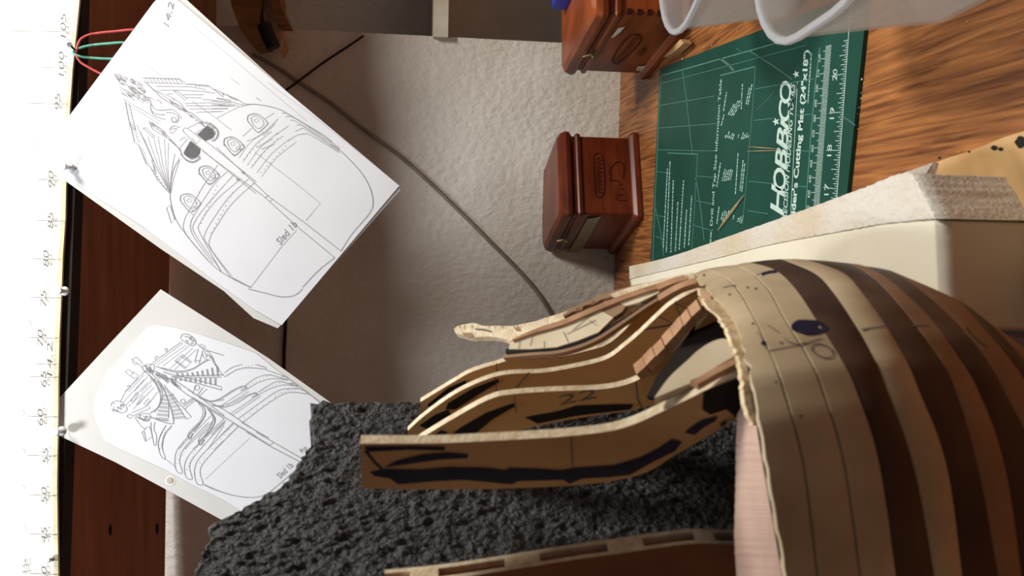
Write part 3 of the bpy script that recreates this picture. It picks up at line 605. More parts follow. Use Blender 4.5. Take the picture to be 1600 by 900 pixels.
for w_, s_, ln in (
    (.9, 1, ((180, 350), (210, 300), (280, 290), (350, 330), (385, 390), (340, 435), (250, 420), (190, 380))), (.8, 0, ((380, 480), (410, 455), (465, 475), (425, 510), (380, 480))), (.8, 0, ((440, 440), (640, 350), (680, 375), (470, 465))), (.7, 0, ((300, 300), (360, 180), (520, 0))), (.6, 0, ((330, 310), (600, 20))), (.6, 0, ((370, 340), (640, 60))), (.6, 0, ((400, 360), (690, 90))), (.6, 0, ((460, 390), (720, 120))), (.6, 0, ((640, 340), (760, 180))),
    (.7, 0, ((430, 290), (500, 180), (530, 190), (460, 300), (430, 290))), (.7, 0, ((500, 330), (580, 220), (600, 240), (530, 330), (500, 330))), (.7, 0, ((590, 330), (650, 260), (680, 280), (610, 350))),
    (1.3, 1, ((670, 0), (740, 80), (790, 180), (800, 280), (760, 380), (670, 440))), (1, 1, ((720, 10), (790, 100), (825, 200), (800, 320), (720, 430))), (1.2, 1, ((760, 40), (840, 150), (900, 300), (950, 450), (965, 560))), (.9, 1, ((800, 60), (870, 200), (900, 330), (900, 500))), (1, 0, ((840, 90), (1000, 280), (1185, 490), (1120, 515))), (.8, 0, ((850, 120), (980, 300), (1120, 515))),
    (1, 1, ((660, 480), (800, 540), (940, 575), (965, 550))), (.9, 1, ((700, 500), (830, 530), (900, 540))), (.8, 1, ((490, 470), (560, 450), (650, 450), (680, 500), (620, 540), (540, 510), (490, 480))), (.8, 0, ((480, 490), (540, 580), (600, 640), (660, 600), (700, 730), (610, 795), (570, 680), (640, 610))), (.8, 0, ((570, 680), (600, 670), (620, 790))), (.8, 1, ((680, 550), (690, 680), (720, 830), (745, 830), (750, 720), (720, 640), (730, 550))),
    (.8, 1, ((870, 590), (800, 720), (770, 830), (790, 900))), (1, 1, ((940, 600), (850, 710), (820, 830), (830, 900))), (1.1, 0, ((960, 20), (1200, 180), (1590, 470))), (1, 0, ((930, 60), (1130, 210), (1590, 510))), (.9, 0, ((1260, 220), (1330, 120))), (.8, 0, ((1280, 230), (1380, 140))), (.9, 0, ((1090, 360), (1210, 270), (1190, 260), (1080, 340))), (.8, 0, ((1140, 150), (1200, 190), (1240, 100))), (.8, 0, ((1100, 390), (1220, 290))),
    (1.2, 1, ((1230, 280), (1320, 350), (1360, 440), (1300, 560), (1180, 680), (1145, 740), (1170, 760), (1200, 700))), (.7, 1, ((1270, 320), (1330, 420), (1280, 560), (1160, 700))), (1.2, 1, ((1380, 380), (1450, 450), (1480, 540), (1400, 680), (1290, 780), (1280, 830), (1310, 830), (1350, 770))), (.7, 1, ((1400, 400), (1455, 520), (1390, 660), (1290, 800))),
    (1.1, 1, ((1280, 250), (1420, 295), (1590, 270))), (1.1, 1, ((1440, 340), (1500, 350), (1590, 355))), (.7, 0, ((1440, 460), (1020, 890))), (.7, 0, ((1480, 510), (1100, 890))), (.7, 0, ((1590, 540), (1200, 890))), (.7, 0, ((1590, 590), (1390, 890))), (.6, 0, ((1590, 780), (1470, 890)))):
    L(b(*ln), w_, bool(s_))
for i in range(24): x = 200 + 150 * rnd.random(); y = 310 + 100 * rnd.random(); L(b((x, y), (x + 16, y + 16)), .9)
for i in range(26): x = 510 + 150 * rnd.random(); y = 460 + 70 * rnd.random(); L(b((x, y), (x + 22, y + 12)), .9)
for i in range(7): y = 210 + 48 * i; L(b((815 - 12 * i, y), (880 + 3 * i, y + 10)), .9); L(b((812 - 12 * i, y + 18), (884 + 3 * i, y + 28)), .7); L(b((890 + 9 * i, 225 + 45 * i), (960 + 24 * i, 195 + 48 * i)), .9); L(b((895 + 9 * i, 243 + 45 * i), (972 + 24 * i, 212 + 48 * i)), .7)
L(b(*[(1080 + 28 * math.cos(k), 293 + 26 * math.sin(k)) for k in (0, .8, 1.6, 2.4, 3.1, 3.9, 4.7, 5.5)]), .8, True, True)
for w_, s_, ln in (
    (.9, 1, ((400, 100), (500, 30), (620, -5))), (.9, 1, ((400, 150), (560, 60), (700, 35), (900, 50), (910, 30), (800, 0))), (.7, 0, ((910, 60), (1150, 140), (1590, 470))), (.8, 1, ((650, 265), (800, 160), (960, 125), (1190, 185), (1160, 150), (1110, 145))), (.8, 1, ((640, 330), (820, 220), (1000, 170), (1190, 190))),
    (1.1, 1, ((80, 385), (220, 450), (340, 420), (500, 320), (620, 265), (680, 280), (600, 320))), (.7, 1, ((250, 460), (400, 400), (560, 300), (680, 275))), (1.1, 1, ((250, 500), (400, 525), (560, 470), (700, 380), (780, 345), (810, 365), (740, 400))), (.7, 1, ((330, 515), (520, 460), (690, 370), (800, 360))),
    (.8, 1, ((820, 340), (960, 250), (1080, 205), (1310, 265), (1270, 235), (1210, 225))), (.8, 1, ((800, 385), (960, 300), (1100, 255), (1200, 250), (1310, 270))), (.7, 0, ((470, 610), (820, 375))), (.7, 0, ((495, 630), (850, 385))), (.7, 0, ((370, 500), (640, 325))), (.7, 0, ((420, 510), (700, 330))),
    (.8, 1, ((570, 670), (900, 430), (1070, 320), (1190, 295), (1340, 300), (1440, 350), (1400, 360))), (.8, 1, ((630, 715), (900, 510), (1100, 380), (1240, 340), (1420, 360))), (1, 0, ((0, 350), (400, 560), (900, 895))), (1, 0, ((0, 400), (400, 650), (800, 895))), (.9, 1, ((30, 440), (110, 490), (160, 570), (130, 680), (20, 830))), (.9, 1, ((190, 550), (260, 640), (280, 720), (210, 830), (140, 895))),
    (.7, 0, ((400, 665), (220, 830), (160, 895))), (.7, 0, ((425, 685), (240, 870))), (.7, 0, ((510, 735), (340, 895))), (.7, 0, ((570, 770), (440, 895)))):
    L(c(*ln), w_, bool(s_))
for i in range(8):
    for ox, oy, dx_, dy_ in ((540, 55, 40, -10), (700, 250, 45, -22), (830, 330, 42, -18), (640, 650, 78, -50), (1030, 370, 40, -12)): L(c((ox + dx_ * i, oy + dy_ * i), (ox + dx_ * i + 8, oy + dy_ * i + 5)), .8)
for w_, s_, ln in (
    (.8, 1, ((310, 40), (240, 160), (215, 280), (240, 400), (290, 455), (300, 430), (265, 310), (300, 150), (380, 40))), (.6, 0, ((305, 455), (440, 560))), (.8, 1, ((720, 0), (600, 120), (580, 180), (610, 195), (640, 130))), (.8, 1, ((575, 185), (450, 340), (420, 480), (440, 600), (495, 635), (515, 610), (480, 480), (530, 330), (700, 140), (840, 0))), (.8, 1, ((880, 0), (850, 60), (730, 180), (715, 250), (745, 270), (780, 210))),
    (.8, 1, ((730, 260), (600, 400), (540, 540), (560, 680), (625, 710), (635, 680), (605, 560), (650, 440), (900, 150), (1040, 0))), (.8, 1, ((1140, 10), (900, 260), (720, 450), (665, 600), (690, 750), (750, 780), (770, 750), (735, 620), (780, 500), (1000, 260), (1210, 50))), (.7, 1, ((780, 775), (900, 830), (1100, 895))), (1, 0, ((1140, 5), (1590, 275))), (1, 0, ((1250, 0), (1590, 195))), (.4, 0, ((800, 710), (1160, 370), (1350, 200)))):
    L(e(*ln), w_, bool(s_))
for i in range(9):
    for ox, oy, dx_, dy_ in ((295, 100, -8, 28), (620, 215, -22, 36), (690, 300, -18, 40), (1090, 90, -52, 58), (530, 250, -14, 30)): L(e((ox + dx_ * i, oy + dy_ * i), (ox + dx_ * i + 8, oy + dy_ * i + 6)), .8)
u4 = Z(300, 675, 4)
L(u4((70, 325), (200, 380), (340, 408), (450, 395), (520, 345), (680, 210)), .9, True); L(u4((340, 0), (490, 90), (700, 200)), .9); L(u4((400, 0), (510, 65), (720, 185)), .9); L(u4((480, 85), (510, 65)), .8)
pr.text('Sled 1b', (438, 748), (459, 728), (-8, -6), .2); pr.text('Ro', (472, 708), (480, 700), (-6, -4), .2)
pr.build('printed_drawing', mat_ink, d2)

# push pins
def pin(p, n, label, sc=1.0):
    root = empty('push_pin', p, label, 'push pin', 'white push pins along the shelf')
    p = Vector(p); n = Vector(n).normalized(); mb = MB()
    prof = ((0, .0042), (.0012, .0044), (.0022, .0024), (.0065, .0021), (.0082, .0034), (.0098, .0036), (.0104, .0028))
    u_ = n.orthogonal().normalized(); v_ = n.cross(u_)
    mb.loft([[p + n * (.001 + z * sc) + (u_ * math.cos(k * .5236) + v_ * math.sin(k * .5236)) * r * sc for k in range(12)] for z, r in prof]); mb.build('pin_head', mat_pinw, root, smooth=True)
    mb = MB(); mb.tube([p - n * .004, p + n * .002], .0006, 6); mb.build('pin_shaft', mat_steel, root)
pin(s1.at(112, 262), FN + Vector((-.10, 0, .35)), 'white push pin through the corner of the larger sheet')
pin(onp(103, 455, SPf, FN), FN + Vector((0, 0, .25)), 'white push pin at the strip edge beside the mark 75')
pin(onp(99, 673, SPf, FN), FN + Vector((0, 0, .25)), 'white push pin over the smaller sheet corner beside the mark 60')
pin(onp(82, 872, SPf, FN), FN + Vector((0, 0, .15)), 'white push pin in the strip beside the mark 40', .7)
nail = empty('nail', onp(112, 72, SPf, FN), 'grey nail in the strip holding the rubber bands', 'nail')
mb = MB(); P0 = onp(121, 82, SPf, FN); P1_ = onp(109, 70, SPf + FN * .012, FN); mb.tube([P0, P1_], .0011, 8); mb.build('nail_shaft', mat_blackmetal, nail)
mb = MB(); mb.tube([P1_, P1_ + FN * .0012], .0024, 10); mb.build('nail_head', mat_steel, nail)
def band(px, name, mat, label):
    mb = MB(); mb.tube(spline([onp(x, y, SPf + FN * o, FN) for x, y, o in px], 6), .0011, 6); return mb.build(name, mat, smooth=True, label=label, cat='rubber band')
band([(119, 82, .004), (122, 70, .003), (128, 60, .001), (145, 53, -.001), (180, 49, -.002), (215, 47, -.003), (235, 60, -.004), (225, 110, -.004), (195, 133, -.003), (165, 119, -.002), (140, 106, 0), (126, 97, .002), (119, 86, .004)], 'rubber_band', mat_red, 'red rubber band looped over the nail behind the larger sheet')
band([(113, 81, .005), (122, 76, .003), (140, 71, .0), (170, 68, -.003), (195, 67, -.005), (212, 76, -.006), (205, 90, -.005), (180, 92, -.004), (150, 91, -.001), (125, 88, .003), (113, 82, .005)], 'rubber_band', mat_green, 'green rubber band looped over the nail behind the larger sheet')

# ------------------------------------------------------------------ white foam cradle
ZF = .058
fr = empty('foam_cradle', (0, .6, 0), 'white foam cradle blocks beside the hull, cut bubbly edge upward', 'foam cradle')
def foam_top(right, left, name, mat, zf, amp, nu=150, nv=26, seed=0):
    R = sp2(right, 12); Lf = sp2(left, 12)
    def samp(Pl, t):
        k = t * (len(Pl) - 1); i = min(int(k), len(Pl) - 2); f_ = k - i; return (Pl[i][0] + (Pl[i + 1][0] - Pl[i][0]) * f_, Pl[i][1] + (Pl[i + 1][1] - Pl[i][1]) * f_)
    top = []
    for i in range(nu + 1):
        a_ = onz(*samp(R, i / nu), zf); b_ = onz(*samp(Lf, i / nu), zf)
        for j in range(nv + 1):
            p = a_.lerp(b_, j / nv); d_ = noise.noise(Vector((p.x * 260, p.y * 260, seed))) + .6 * noise.noise(Vector((p.x * 700, p.y * 700, seed + 4)))
            p = p + Vector((amp * .8 * noise.noise(Vector((p.x * 300, p.y * 300, 7 + seed))), amp * .8 * noise.noise(Vector((p.x * 300, p.y * 300, 17 + seed))), d_ * amp)); top.append(p)
    n1 = nv + 1; vs = list(top); fs = [(i * n1 + j, i * n1 + j + 1, (i + 1) * n1 + j + 1, (i + 1) * n1 + j) for i in range(nu) for j in range(nv)]
    bd = [j for j in range(nv + 1)] + [i * n1 + nv for i in range(1, nu + 1)] + [nu * n1 + j for j in range(nv - 1, -1, -1)] + [i * n1 for i in range(nu - 1, 0, -1)]
    prev = bd; lv = 6
    for l in range(1, lv + 1):
        st = len(vs)
        for bi in bd:
            p = top[bi].copy(); z = p.z * (1 - l / lv) + .0005
            if l < lv: p.x += amp * 1.5 * noise.noise(Vector((p.x * 150, p.y * 150, z * 200 + seed))); p.y += amp * 1.5 * noise.noise(Vector((p.x * 150, p.y * 150, z * 200 + 9 + seed)))
            vs.append(Vector((p.x, p.y, z)))
        cur = list(range(st, st + len(bd)))
        fs += [(prev[k], prev[(k + 1) % len(bd)], cur[(k + 1) % len(bd)], cur[k]) for k in range(len(bd))]; prev = cur
    return obj(name, vs, fs, mat, fr, smooth=True)
foam_top([(983, 416), (1050, 400), (1150, 365), (1250, 330), (1350, 293), (1400, 273), (1425, 272)], [(983, 436), (1037, 423), (1117, 404), (1200, 383), (1300, 364), (1380, 350), (1462, 342)], 'cut_foam_block', mat_wfoam2, ZF, .0005, 190, 34)
foam_top([(984, 437), (1038, 424), (1118, 405), (1201, 384), (1301, 365), (1381, 351), (1462, 344)], [(986, 450), (1050, 442), (1130, 434), (1220, 428), (1310, 432), (1400, 455), (1470, 515)], 'smooth_foam_block', mat_wfoam, ZF - .0006, .00015, 60, 20, 3)
# torn white flap and tan board under the cradle
mb = MB(); mb.prism([onz(1408, 272, .045), onz(1418, 268, .045), onz(1458, 254, .035), onz(1452, 276, .04), onz(1440, 281, .045)], (0, 0, -.003)); mb.build('foam_flap', mat_wfoam2, fr)
tb = empty('tan_board', onz(1560, 240), 'tan stained board lying flat on the bench under the foam cradle', 'board')
pts = [onz(x, y, .012) for x, y in ((1440, 272), (1462, 254), (1480, 247), (1510, 238), (1540, 226), (1570, 214), (1600, 205), (1700, 170), (1800, 240), (1800, 420), (1500, 420), (1440, 330))]
mb = MB(); mb.prism(pts, (0, 0, -.0115)); mb.build('board_body', mat_tan, tb)
pr = Print(lambda x, y: onz(x, y, .0123)); pr.auto = True
for cx, cy, rx, ry in ((1553, 231, 5, 4), (1563, 233, 4, 3), (1594, 222, 8, 10), (1468, 247, 2.5, 2.5), (1514, 237, 1.5, 2)): pr.fill([(cx + rx * math.cos(k * .628) * (1 + .3 * math.sin(3 * k)), cy + ry * math.sin(k * .628)) for k in range(10)])
pr.build_each('dark_patch', mat_dark, tb)

# ------------------------------------------------------------------ black foam sheet standing in the hull
BN = Vector((.866, -.5, 0)); BP = at(640, 640, .445)
topx = [(626, 488), (640, 489), (660, 487), (690, 491), (705, 478), (735, 462), (765, 432), (778, 405), (795, 384), (812, 350), (825, 326), (840, 332), (865, 316), (900, 303), (960, 286)]
def tx(y):
    for (a_, xa), (b_, xb) in zip(topx, topx[1:]):
        if a_ <= y <= b_: return xa + (xb - xa) * (y - a_) / (b_ - a_)
    return topx[-1][1]
nu, nv = 190, 300; vs = []; fs = []
for side in (0, 1):
    for i in range(nu + 1):
        y = 629 + (960 - 629) * i / nu
        for j in range(nv + 1):
            x = tx(y) + (1230 - tx(y)) * j / nv
            p = onp(x, y, BP, BN)
            q = Vector((p.x * 1.35, p.y * 1.35, p.z * .7 + p.x * .35))
            d_ = .0016 * noise.noise(q * 210) + .0011 * noise.noise(q * 480 + Vector((3, 1, 5)))
            edge_ = (i in (0, nu)) or (j in (0, nv))
            t_ = .0025 * noise.noise(p * 330 + Vector((0, 9, side * 0)))
            p = p + BN * d_ + Vector((0, 0, t_ if j == 0 else 0)) + (BN.cross(Vector((0, 0, 1))) * .0012 * noise.noise(p * 300) if i == 0 else Vector())
            vs.append(p - BN * (.018 * side))
n1 = nv + 1; N = (nu + 1) * n1
# back side only needs its border: keep front grid and stitch a coarse back
front = vs[:N]; back = []
bd = [j for j in range(n1)] + [i * n1 + nv for i in range(1, nu + 1)] + [nu * n1 + j for j in range(nv - 1, -1, -1)] + [i * n1 for i in range(nu - 1, 0, -1)]
fs = [(i * n1 + j, (i + 1) * n1 + j, (i + 1) * n1 + j + 1, i * n1 + j + 1) for i in range(nu) for j in range(nv)]
st = len(front); allv = front + [vs[N + k] for k in bd]
fs += [(bd[k], bd[(k + 1) % len(bd)], st + (k + 1) % len(bd), st + k) for k in range(len(bd))]; fs.append(tuple(range(st, st + len(bd))))
obj('black_foam_sheet', allv, fs, mat_bfoam, None, smooth=True, label='rough black foam sheet standing upright inside the ship hull', cat='foam sheet')

# ------------------------------------------------------------------ the ship model
ship = empty('ship_model', (-.06, .36, .02), 'unfinished wooden ship hull with striped planking and bare curved frames', 'ship model')
BJ = [
 [(432, 1078), (440, 1092), (460, 1112), (500, 1146), (560, 1165), (612, 1178), (725, 1197), (900, 1228), (1000, 1246)],
 [(421, 1100), (425, 1115), (440, 1141), (462, 1159), (486, 1172), (500, 1180), (560, 1207), (612, 1225), (725, 1255), (900, 1277), (1000, 1288)],
 [(414, 1150), (425, 1172), (435, 1184), (456, 1203), (500, 1227), (560, 1264), (612, 1286), (725, 1319), (900, 1344), (1000, 1355)],
 [(410, 1172), (422, 1212), (450, 1243), (500, 1277), (560, 1315), (612, 1340), (725, 1375), (900, 1401), (1000, 1412)],
 [(405, 1222), (425, 1270), (450, 1297), (500, 1332), (560, 1366), (612, 1387), (725, 1427), (900, 1460), (1000, 1472)],
 [(406, 1262), (425, 1316), (450, 1342), (500, 1379), (560, 1415), (612, 1437), (725, 1479), (900, 1504), (1000, 1516)],
 [(412, 1330), (425, 1352), (450, 1382), (500, 1424), (560, 1468), (612, 1494), (725, 1527), (900, 1560), (1000, 1572)],
 [(416, 1352), (430, 1380), (450, 1405), (500, 1457), (560, 1500), (612, 1530), (725, 1570), (900, 1597), (1000, 1610)],
 [(423, 1392), (450, 1434), (500, 1490), (560, 1540), (612, 1570), (725, 1622), (900, 1655), (1000, 1670)],
 [(470, 1500), (500, 1527), (560, 1578), (612, 1612), (725, 1662), (900, 1700), (1000, 1715)],
 [(500, 1540), (520, 1562), (560, 1598), (612, 1640), (725, 1695), (900, 1740), (1000, 1758)],
 [(545, 1600), (560, 1620), (612, 1665), (725, 1725), (900, 1775), (1000, 1796)],
 [(600, 1660), (620, 1690), (725, 1780), (900, 1840), (1000, 1870)]]
DS = [.42, .415, .405, .40, .39, .382, .368, .362, .352, .335, .328, .322, .316]
DN = [.264, .2645, .266, .2675, .270, .273, .276, .280, .284, .288, .292, .297, .302]
def interp(T, v):
    if v <= T[0][0]: return T[0][1]
    for (a_, xa), (b_, xb) in zip(T, T[1:]):
        if v <= b_: return xa + (xb - xa) * (v - a_) / (b_ - a_)
    return T[-1][1]
FW_ = [(0, 0), (4, .15), (10, .26), (20, .38), (40, .55), (70, .71), (110, .84), (160, .925), (230, .97), (330, .99), (480, 1.0), (600, 1.0)]
NC = 46
grid = []
for j, T in enumerate(BJ):
    ys = T[0][0]; row = []
    sm = sp2([(b_, a_) for a_, b_ in T], 8)         # (x, y) smoothed
    tab = [(y, x) for x, y in sm]
    for k in range(NC + 1):
        g = (k / NC) ** 1.9; y = ys + (1000 - ys) * g
        D = DS[j] - (DS[j] - DN[j]) * interp(FW_, y - ys)
        row.append(at(interp(tab, y), y, D))
    s0 = row[0]; wrap = [s0 + Vector((-.070, .085, 0)), s0 + Vector((-.035, .062, 0)), s0 + Vector((-.012, .034, 0)), s0 + Vector((-.003, .014, 0))]
    grid.append(wrap + row)
cols = len(grid[0])
def gnormal(j, k):
    a_ = grid[min(j + 1, len(grid) - 1)][k] - grid[max(j - 1, 0)][k]; b_ = grid[j][min(k + 1, cols - 1)] - grid[j][max(k - 1, 0)]
    n = a_.cross(b_).normalized(); return n
cent = Vector((-.16, .42, .10))
def outn(j, k):
    n = gnormal(j, k)
    return n if n.dot(grid[j][k] - cent) > 0 else -n
pm = [mat_hull, mat_hull, mat_hull, mat_walnut, mat_hull, mat_walnut, mat_hull2, mat_walnut, mat_hull2, mat_walnut, mat_hull2, mat_walnut]
TH = .0024; planks = []
for j in range(len(grid) - 1):
    up_, dn_ = [], []
    g0 = .014 if j in (1, 2) else .004; g1_ = .014 if j in (0, 1) else .004
    rings = []
    for k in range(cols):
        a_, b_ = grid[j][k], grid[j + 1][k]; na, nb = outn(j, k), outn(j + 1, k)
        wob = .02 * noise.noise(Vector((k * .45, j * 3.1, 0)))
        p = a_.lerp(b_, g0 + wob * (j > 0) * .6); q = a_.lerp(b_, 1 - g1_ + wob * .6 * (j < 11)); m_ = p.lerp(q, .5) + (na + nb) * .5 * .0003
        if j == 0: p = p + Vector((0, 0, .0016 * noise.noise(Vector((k * .9, 5, 2)))))
        b1_ = .0003 if j < 3 else .0001
        rings.append([p - na * b1_, p.lerp(q, .03) + na * .0001, m_, p.lerp(q, .97) + nb * .0001, q - nb * b1_, q - nb * TH, p - na * TH])
    mb = MB(); mb.loft(rings)
    pk = mb.build('plank', pm[j], ship, smooth=True); pk.data.set_sharp_from_angle(angle=math.radians(32)); planks.append(pk)
mb = MB(); mb.loft([[grid[j][k] - outn(j, k) * (TH * .75) for j in range(len(grid))] + [grid[j][k] - outn(j, k) * (TH * 1.6) for j in reversed(range(len(grid)))] for k in range(cols)]); mb.build('seam_shade_liner', mat_dark, ship)  # added dark sheet behind the planks so the seams read as shaded
# surface lookup for marks on the planking
hv = [p for r in grid for p in r]; hf = [(j * cols + k, j * cols + k + 1, (j + 1) * cols + k + 1, (j + 1) * cols + k) for j in range(len(grid) - 1) for k in range(cols - 1)]
hv, hf = [], []
for pk in planks:
    st = len(hv); hv += [v.co + ORG[pk.name] for v in pk.data.vertices]; hf += [tuple(st + i for i in p.vertices) for p in pk.data.polygons]
bvh = BVHTree.FromPolygons(hv, hf)
def onhull(x, y, off=.0004):
    d_ = ray(x, y).normalized(); h_, n_, i_, t_ = bvh.ray_cast(CAM, d_)
    if h_ is None: return at(x, y, .36)
    return h_ - d_ * off
pr = Print(onhull, 1); pr.auto = True
def blob(cx, cy, rx, ry, n=26, wob=.05, rot=0):
    for ring_ in range(3):
        s0, s1_ = ring_ / 3, (ring_ + 1) / 3; P_ = []
        for s_ in (s0, s1_):
            P_.append([(cx + (rx * math.cos(a_) * math.cos(rot) - ry * math.sin(a_) * math.sin(rot)) * s_ * (1 + wob * math.sin(3 * a_ + 1) * s_), cy + (rx * math.cos(a_) * math.sin(rot) + ry * math.sin(a_) * math.cos(rot)) * s_ * (1 + wob * math.sin(5 * a_) * s_)) for a_ in [2 * math.pi * k / n for k in range(n)]])
        pr.mb.add([onhull(*p) for p in P_[0] + P_[1]], [(k, (k + 1) % n, n + (k + 1) % n, n + k) for k in range(n)])
    pr.cut()
blob(1264, 511, 29, 12, rot=.06); pr.line([(1182, 432), (1192, 428), (1203, 425), (1214, 424)], 5); blob(1193, 536, 4, 3.5)
pr.build_each('blue_ink_mark', mat_blue, ship)
pr = Print(onhull, 1); pr.auto = True
pr.line([(1285 + 17 * math.cos(k), 548 + 10 * math.sin(k) + 5 * math.cos(k)) for k in [i * .4 for i in range(17)]], 2.2)
pr.line([(1200, 508), (1215, 518), (1232, 534), (1245, 538), (1262, 535), (1285, 528)], 1.6); pr.line([(1200, 548), (1230, 542), (1262, 536)], 1.3)
pr.line([(1346, 515), (1358, 513), (1384, 509)], 2); pr.line([(1424, 509), (1450, 508)], 2); pr.line([(1510, 512), (1525, 530), (1545, 543)], 3); pr.line([(1182, 518), (1190, 528), (1196, 545)], 1)
for x, y in ((1140, 460), (1181, 451), (1220, 535), (1213, 597), (1252, 650), (1176, 505), (1168, 449), (1100, 430)): blob(x, y, 2.2, 2.2, 8)
pr.line([(1130, 449), (1140, 447), (1150, 446)], 1.6)
pr.build_each('pencil_mark', mat_pencil, ship)
# torn cream edge of the inner planking layer, and the pinkish inner wale
def inner_strip(T, name, mat, dd, depth, seed, jag, lean=0.0):
    top, bot = [], []
    rings = []
    sm = sp2([(b_, a_) for a_, b_ in T[0]], 8); tabA = [(y, x) for x, y in sm]
    ys, ye = T[0][0][0], T[0][-1][0]
    for k in range(61):
        y = ys + (ye - ys) * k / 60; x = interp(tabA, y) + jag * noise.noise(Vector((y * .16, seed, 0))) + .5 * jag * noise.noise(Vector((y * .5, seed, 3)))
        ysl = 432; D = DS[0] - (DS[0] - DN[0]) * interp(FW_, max(y - ysl, 0)) + dd
        xl = interp(T[1], y); D2 = D
        p = at(x, y, D + lean); q = at(xl, y, D2 + .001); away = Vector((ray(x, y).x, ray(x, y).y, 0)).normalized()
        rings.append([p, q, q + away * depth, p + away * depth])
    mb = MB(); mb.loft(rings); return mb.build(name, mat, ship)
inner_strip([[(433, 1064), (437, 1082), (445, 1088), (460, 1096), (480, 1106), (500, 1128), (530, 1142), (560, 1154), (590, 1160), (640, 1166), (665, 1178)], [(433, 1100), (500, 1160), (560, 1180), (612, 1195), (665, 1205)]], 'torn_edge', mat_cream, .0030, .0035, 1, 5)
inner_strip([[(628, 1160), (660, 1157), (700, 1156), (760, 1155), (840, 1153), (900, 1156), (1000, 1158)], [(628, 1190), (725, 1212), (900, 1240), (1000, 1256)]], 'inner_wale', mat_pink, .0052, .0035, 4, 1.2, .022)

# frames (ribs): each one lies in its own cross-section plane of the hull
RN = Vector((.5, .866, 0))
def rib(outl, off, name, th=.0033, mat=mat_ply, emat=mat_plyedge, holes=None):
    P = RN * off
    pts = [onp(x, y, P, RN) for x, y in outl]
    root_mb = MB(); root_mb.prism(pts, RN * th); o = root_mb.build(name, mat, ship)
    o.data.materials.append(emat)
    for f_ in o.data.polygons:
        if abs(f_.normal.dot(RN)) < .6: f_.material_index = 1
    return o, lambda x, y: onp(x, y, P - RN * .0003, RN)
def arc(*p): return sp2(p, 4)
# nearest double frame with spacers at the lower edge of the picture
o_, f_ = rib(arc((600, 915), (700, 905), (800, 890), (900, 874), (960, 866), (1050, 853), (1100, 849), (1180, 852)) + [(1180, 960), (600, 980)], .1930, 'frame', .0016, M('dark_ply_face', (140, 92, 62), .65, (116, 74, 50), 25))
for dd in (.0052,):
    P = RN * (.1930 + dd); mb = MB()
    pts = [onp(x, y, RN * .1930, RN) + RN * dd for x, y in arc((600, 915), (700, 905), (800, 890), (900, 874), (960, 866), (1050, 853), (1100, 849), (1180, 852)) + [(1180, 960), (600, 980)]]
    mb.prism(pts, RN * .0016); mb.build('frame_layer', mat_plyedge, o_)
for xa, xb, ya, yb in ((640, 685, 910, 906), (790, 845, 891, 883), (952, 1008, 867, 859), (1088, 1120, 849, 849), (1150, 1180, 850, 852)):
    mb = MB(); q = [onp(xa, ya, RN * .1930, RN) + RN * .0016, onp(xb, yb, RN * .1930, RN) + RN * .0016, onp(xb, yb + 60, RN * .1930, RN) + RN * .0016, onp(xa, ya + 60, RN * .1930, RN) + RN * .0016]
    mb.prism(q, RN * .0036); mb.build('spacer', mat_plyedge, o_)
mb = MB(); q = [onp(x, y + 10, RN * .1930, RN) + RN * .0017 for x, y in ((600, 915), (700, 905), (800, 890), (900, 874), (960, 866), (1050, 853), (1100, 849), (1180, 852))]
mb.prism(q + [onp(1180, 960, RN * .1930, RN) + RN * .0017, onp(600, 980, RN * .1930, RN) + RN * .0017], RN * .0034); mb.build('core_strip', M('orange_core', (170, 96, 44), .6, (146, 78, 34), 30), o_)

# first frame with blue marker
R1 = arc((563, 693), (640, 693), (700, 692), (800, 687), (880, 682), (950, 674), (990, 663), (1030, 645), (1080, 621), (1110, 606), (1150, 590), (1190, 575)) + arc((1190, 640), (1150, 655), (1110, 680), (1060, 708), (1010, 738), (960, 751), (900, 758), (800, 763), (700, 765), (565, 763))
o_, f_ = rib(R1, .2165, 'frame', .0042)
pr = Print(f_, 1); pr.auto = True
pr.fill([(578, 738), (600, 733), (660, 734), (700, 730), (760, 731), (792, 735), (795, 731), (850, 733), (878, 735), (900, 731), (960, 727), (1000, 715), (1030, 700), (1050, 686), (1066, 690), (1055, 705), (1020, 722), (985, 742), (950, 746), (910, 748), (890, 756), (880, 750), (810, 752), (800, 757), (725, 750), (680, 752), (622, 757), (610, 748), (585, 744)])
pr.fill([(570, 698), (640, 697), (695, 698), (695, 704), (640, 703), (575, 706)]); pr.fill([(600, 731), (620, 720), (660, 710), (700, 707), (732, 710), (730, 716), (690, 718), (640, 725)])
pr.fill([(1070, 676), (1085, 664), (1100, 655), (1122, 650), (1118, 658), (1100, 668), (1085, 680)]); pr.fill([(1125, 662), (1136, 655), (1134, 663), (1127, 667)])
pr.line([(571, 704), (585, 722), (597, 733)], 4)
pr.build_each('marker_stroke', mat_blue, o_)
pr = Print(f_, 1.6); pr.auto = True; pr.line([(893, 681), (894, 705), (895, 730)]); pr.build_each('pencil_line', mat_pencil, o_)
pr = Print(f_, 1); pr.auto = True; pr.fill([(1100, 612), (1150, 592), (1185, 580), (1185, 640), (1150, 652), (1135, 640), (1110, 648), (1098, 640)]); pr.build('dark_patch', mat_dark, o_)  # dark patch over the foot of the frame

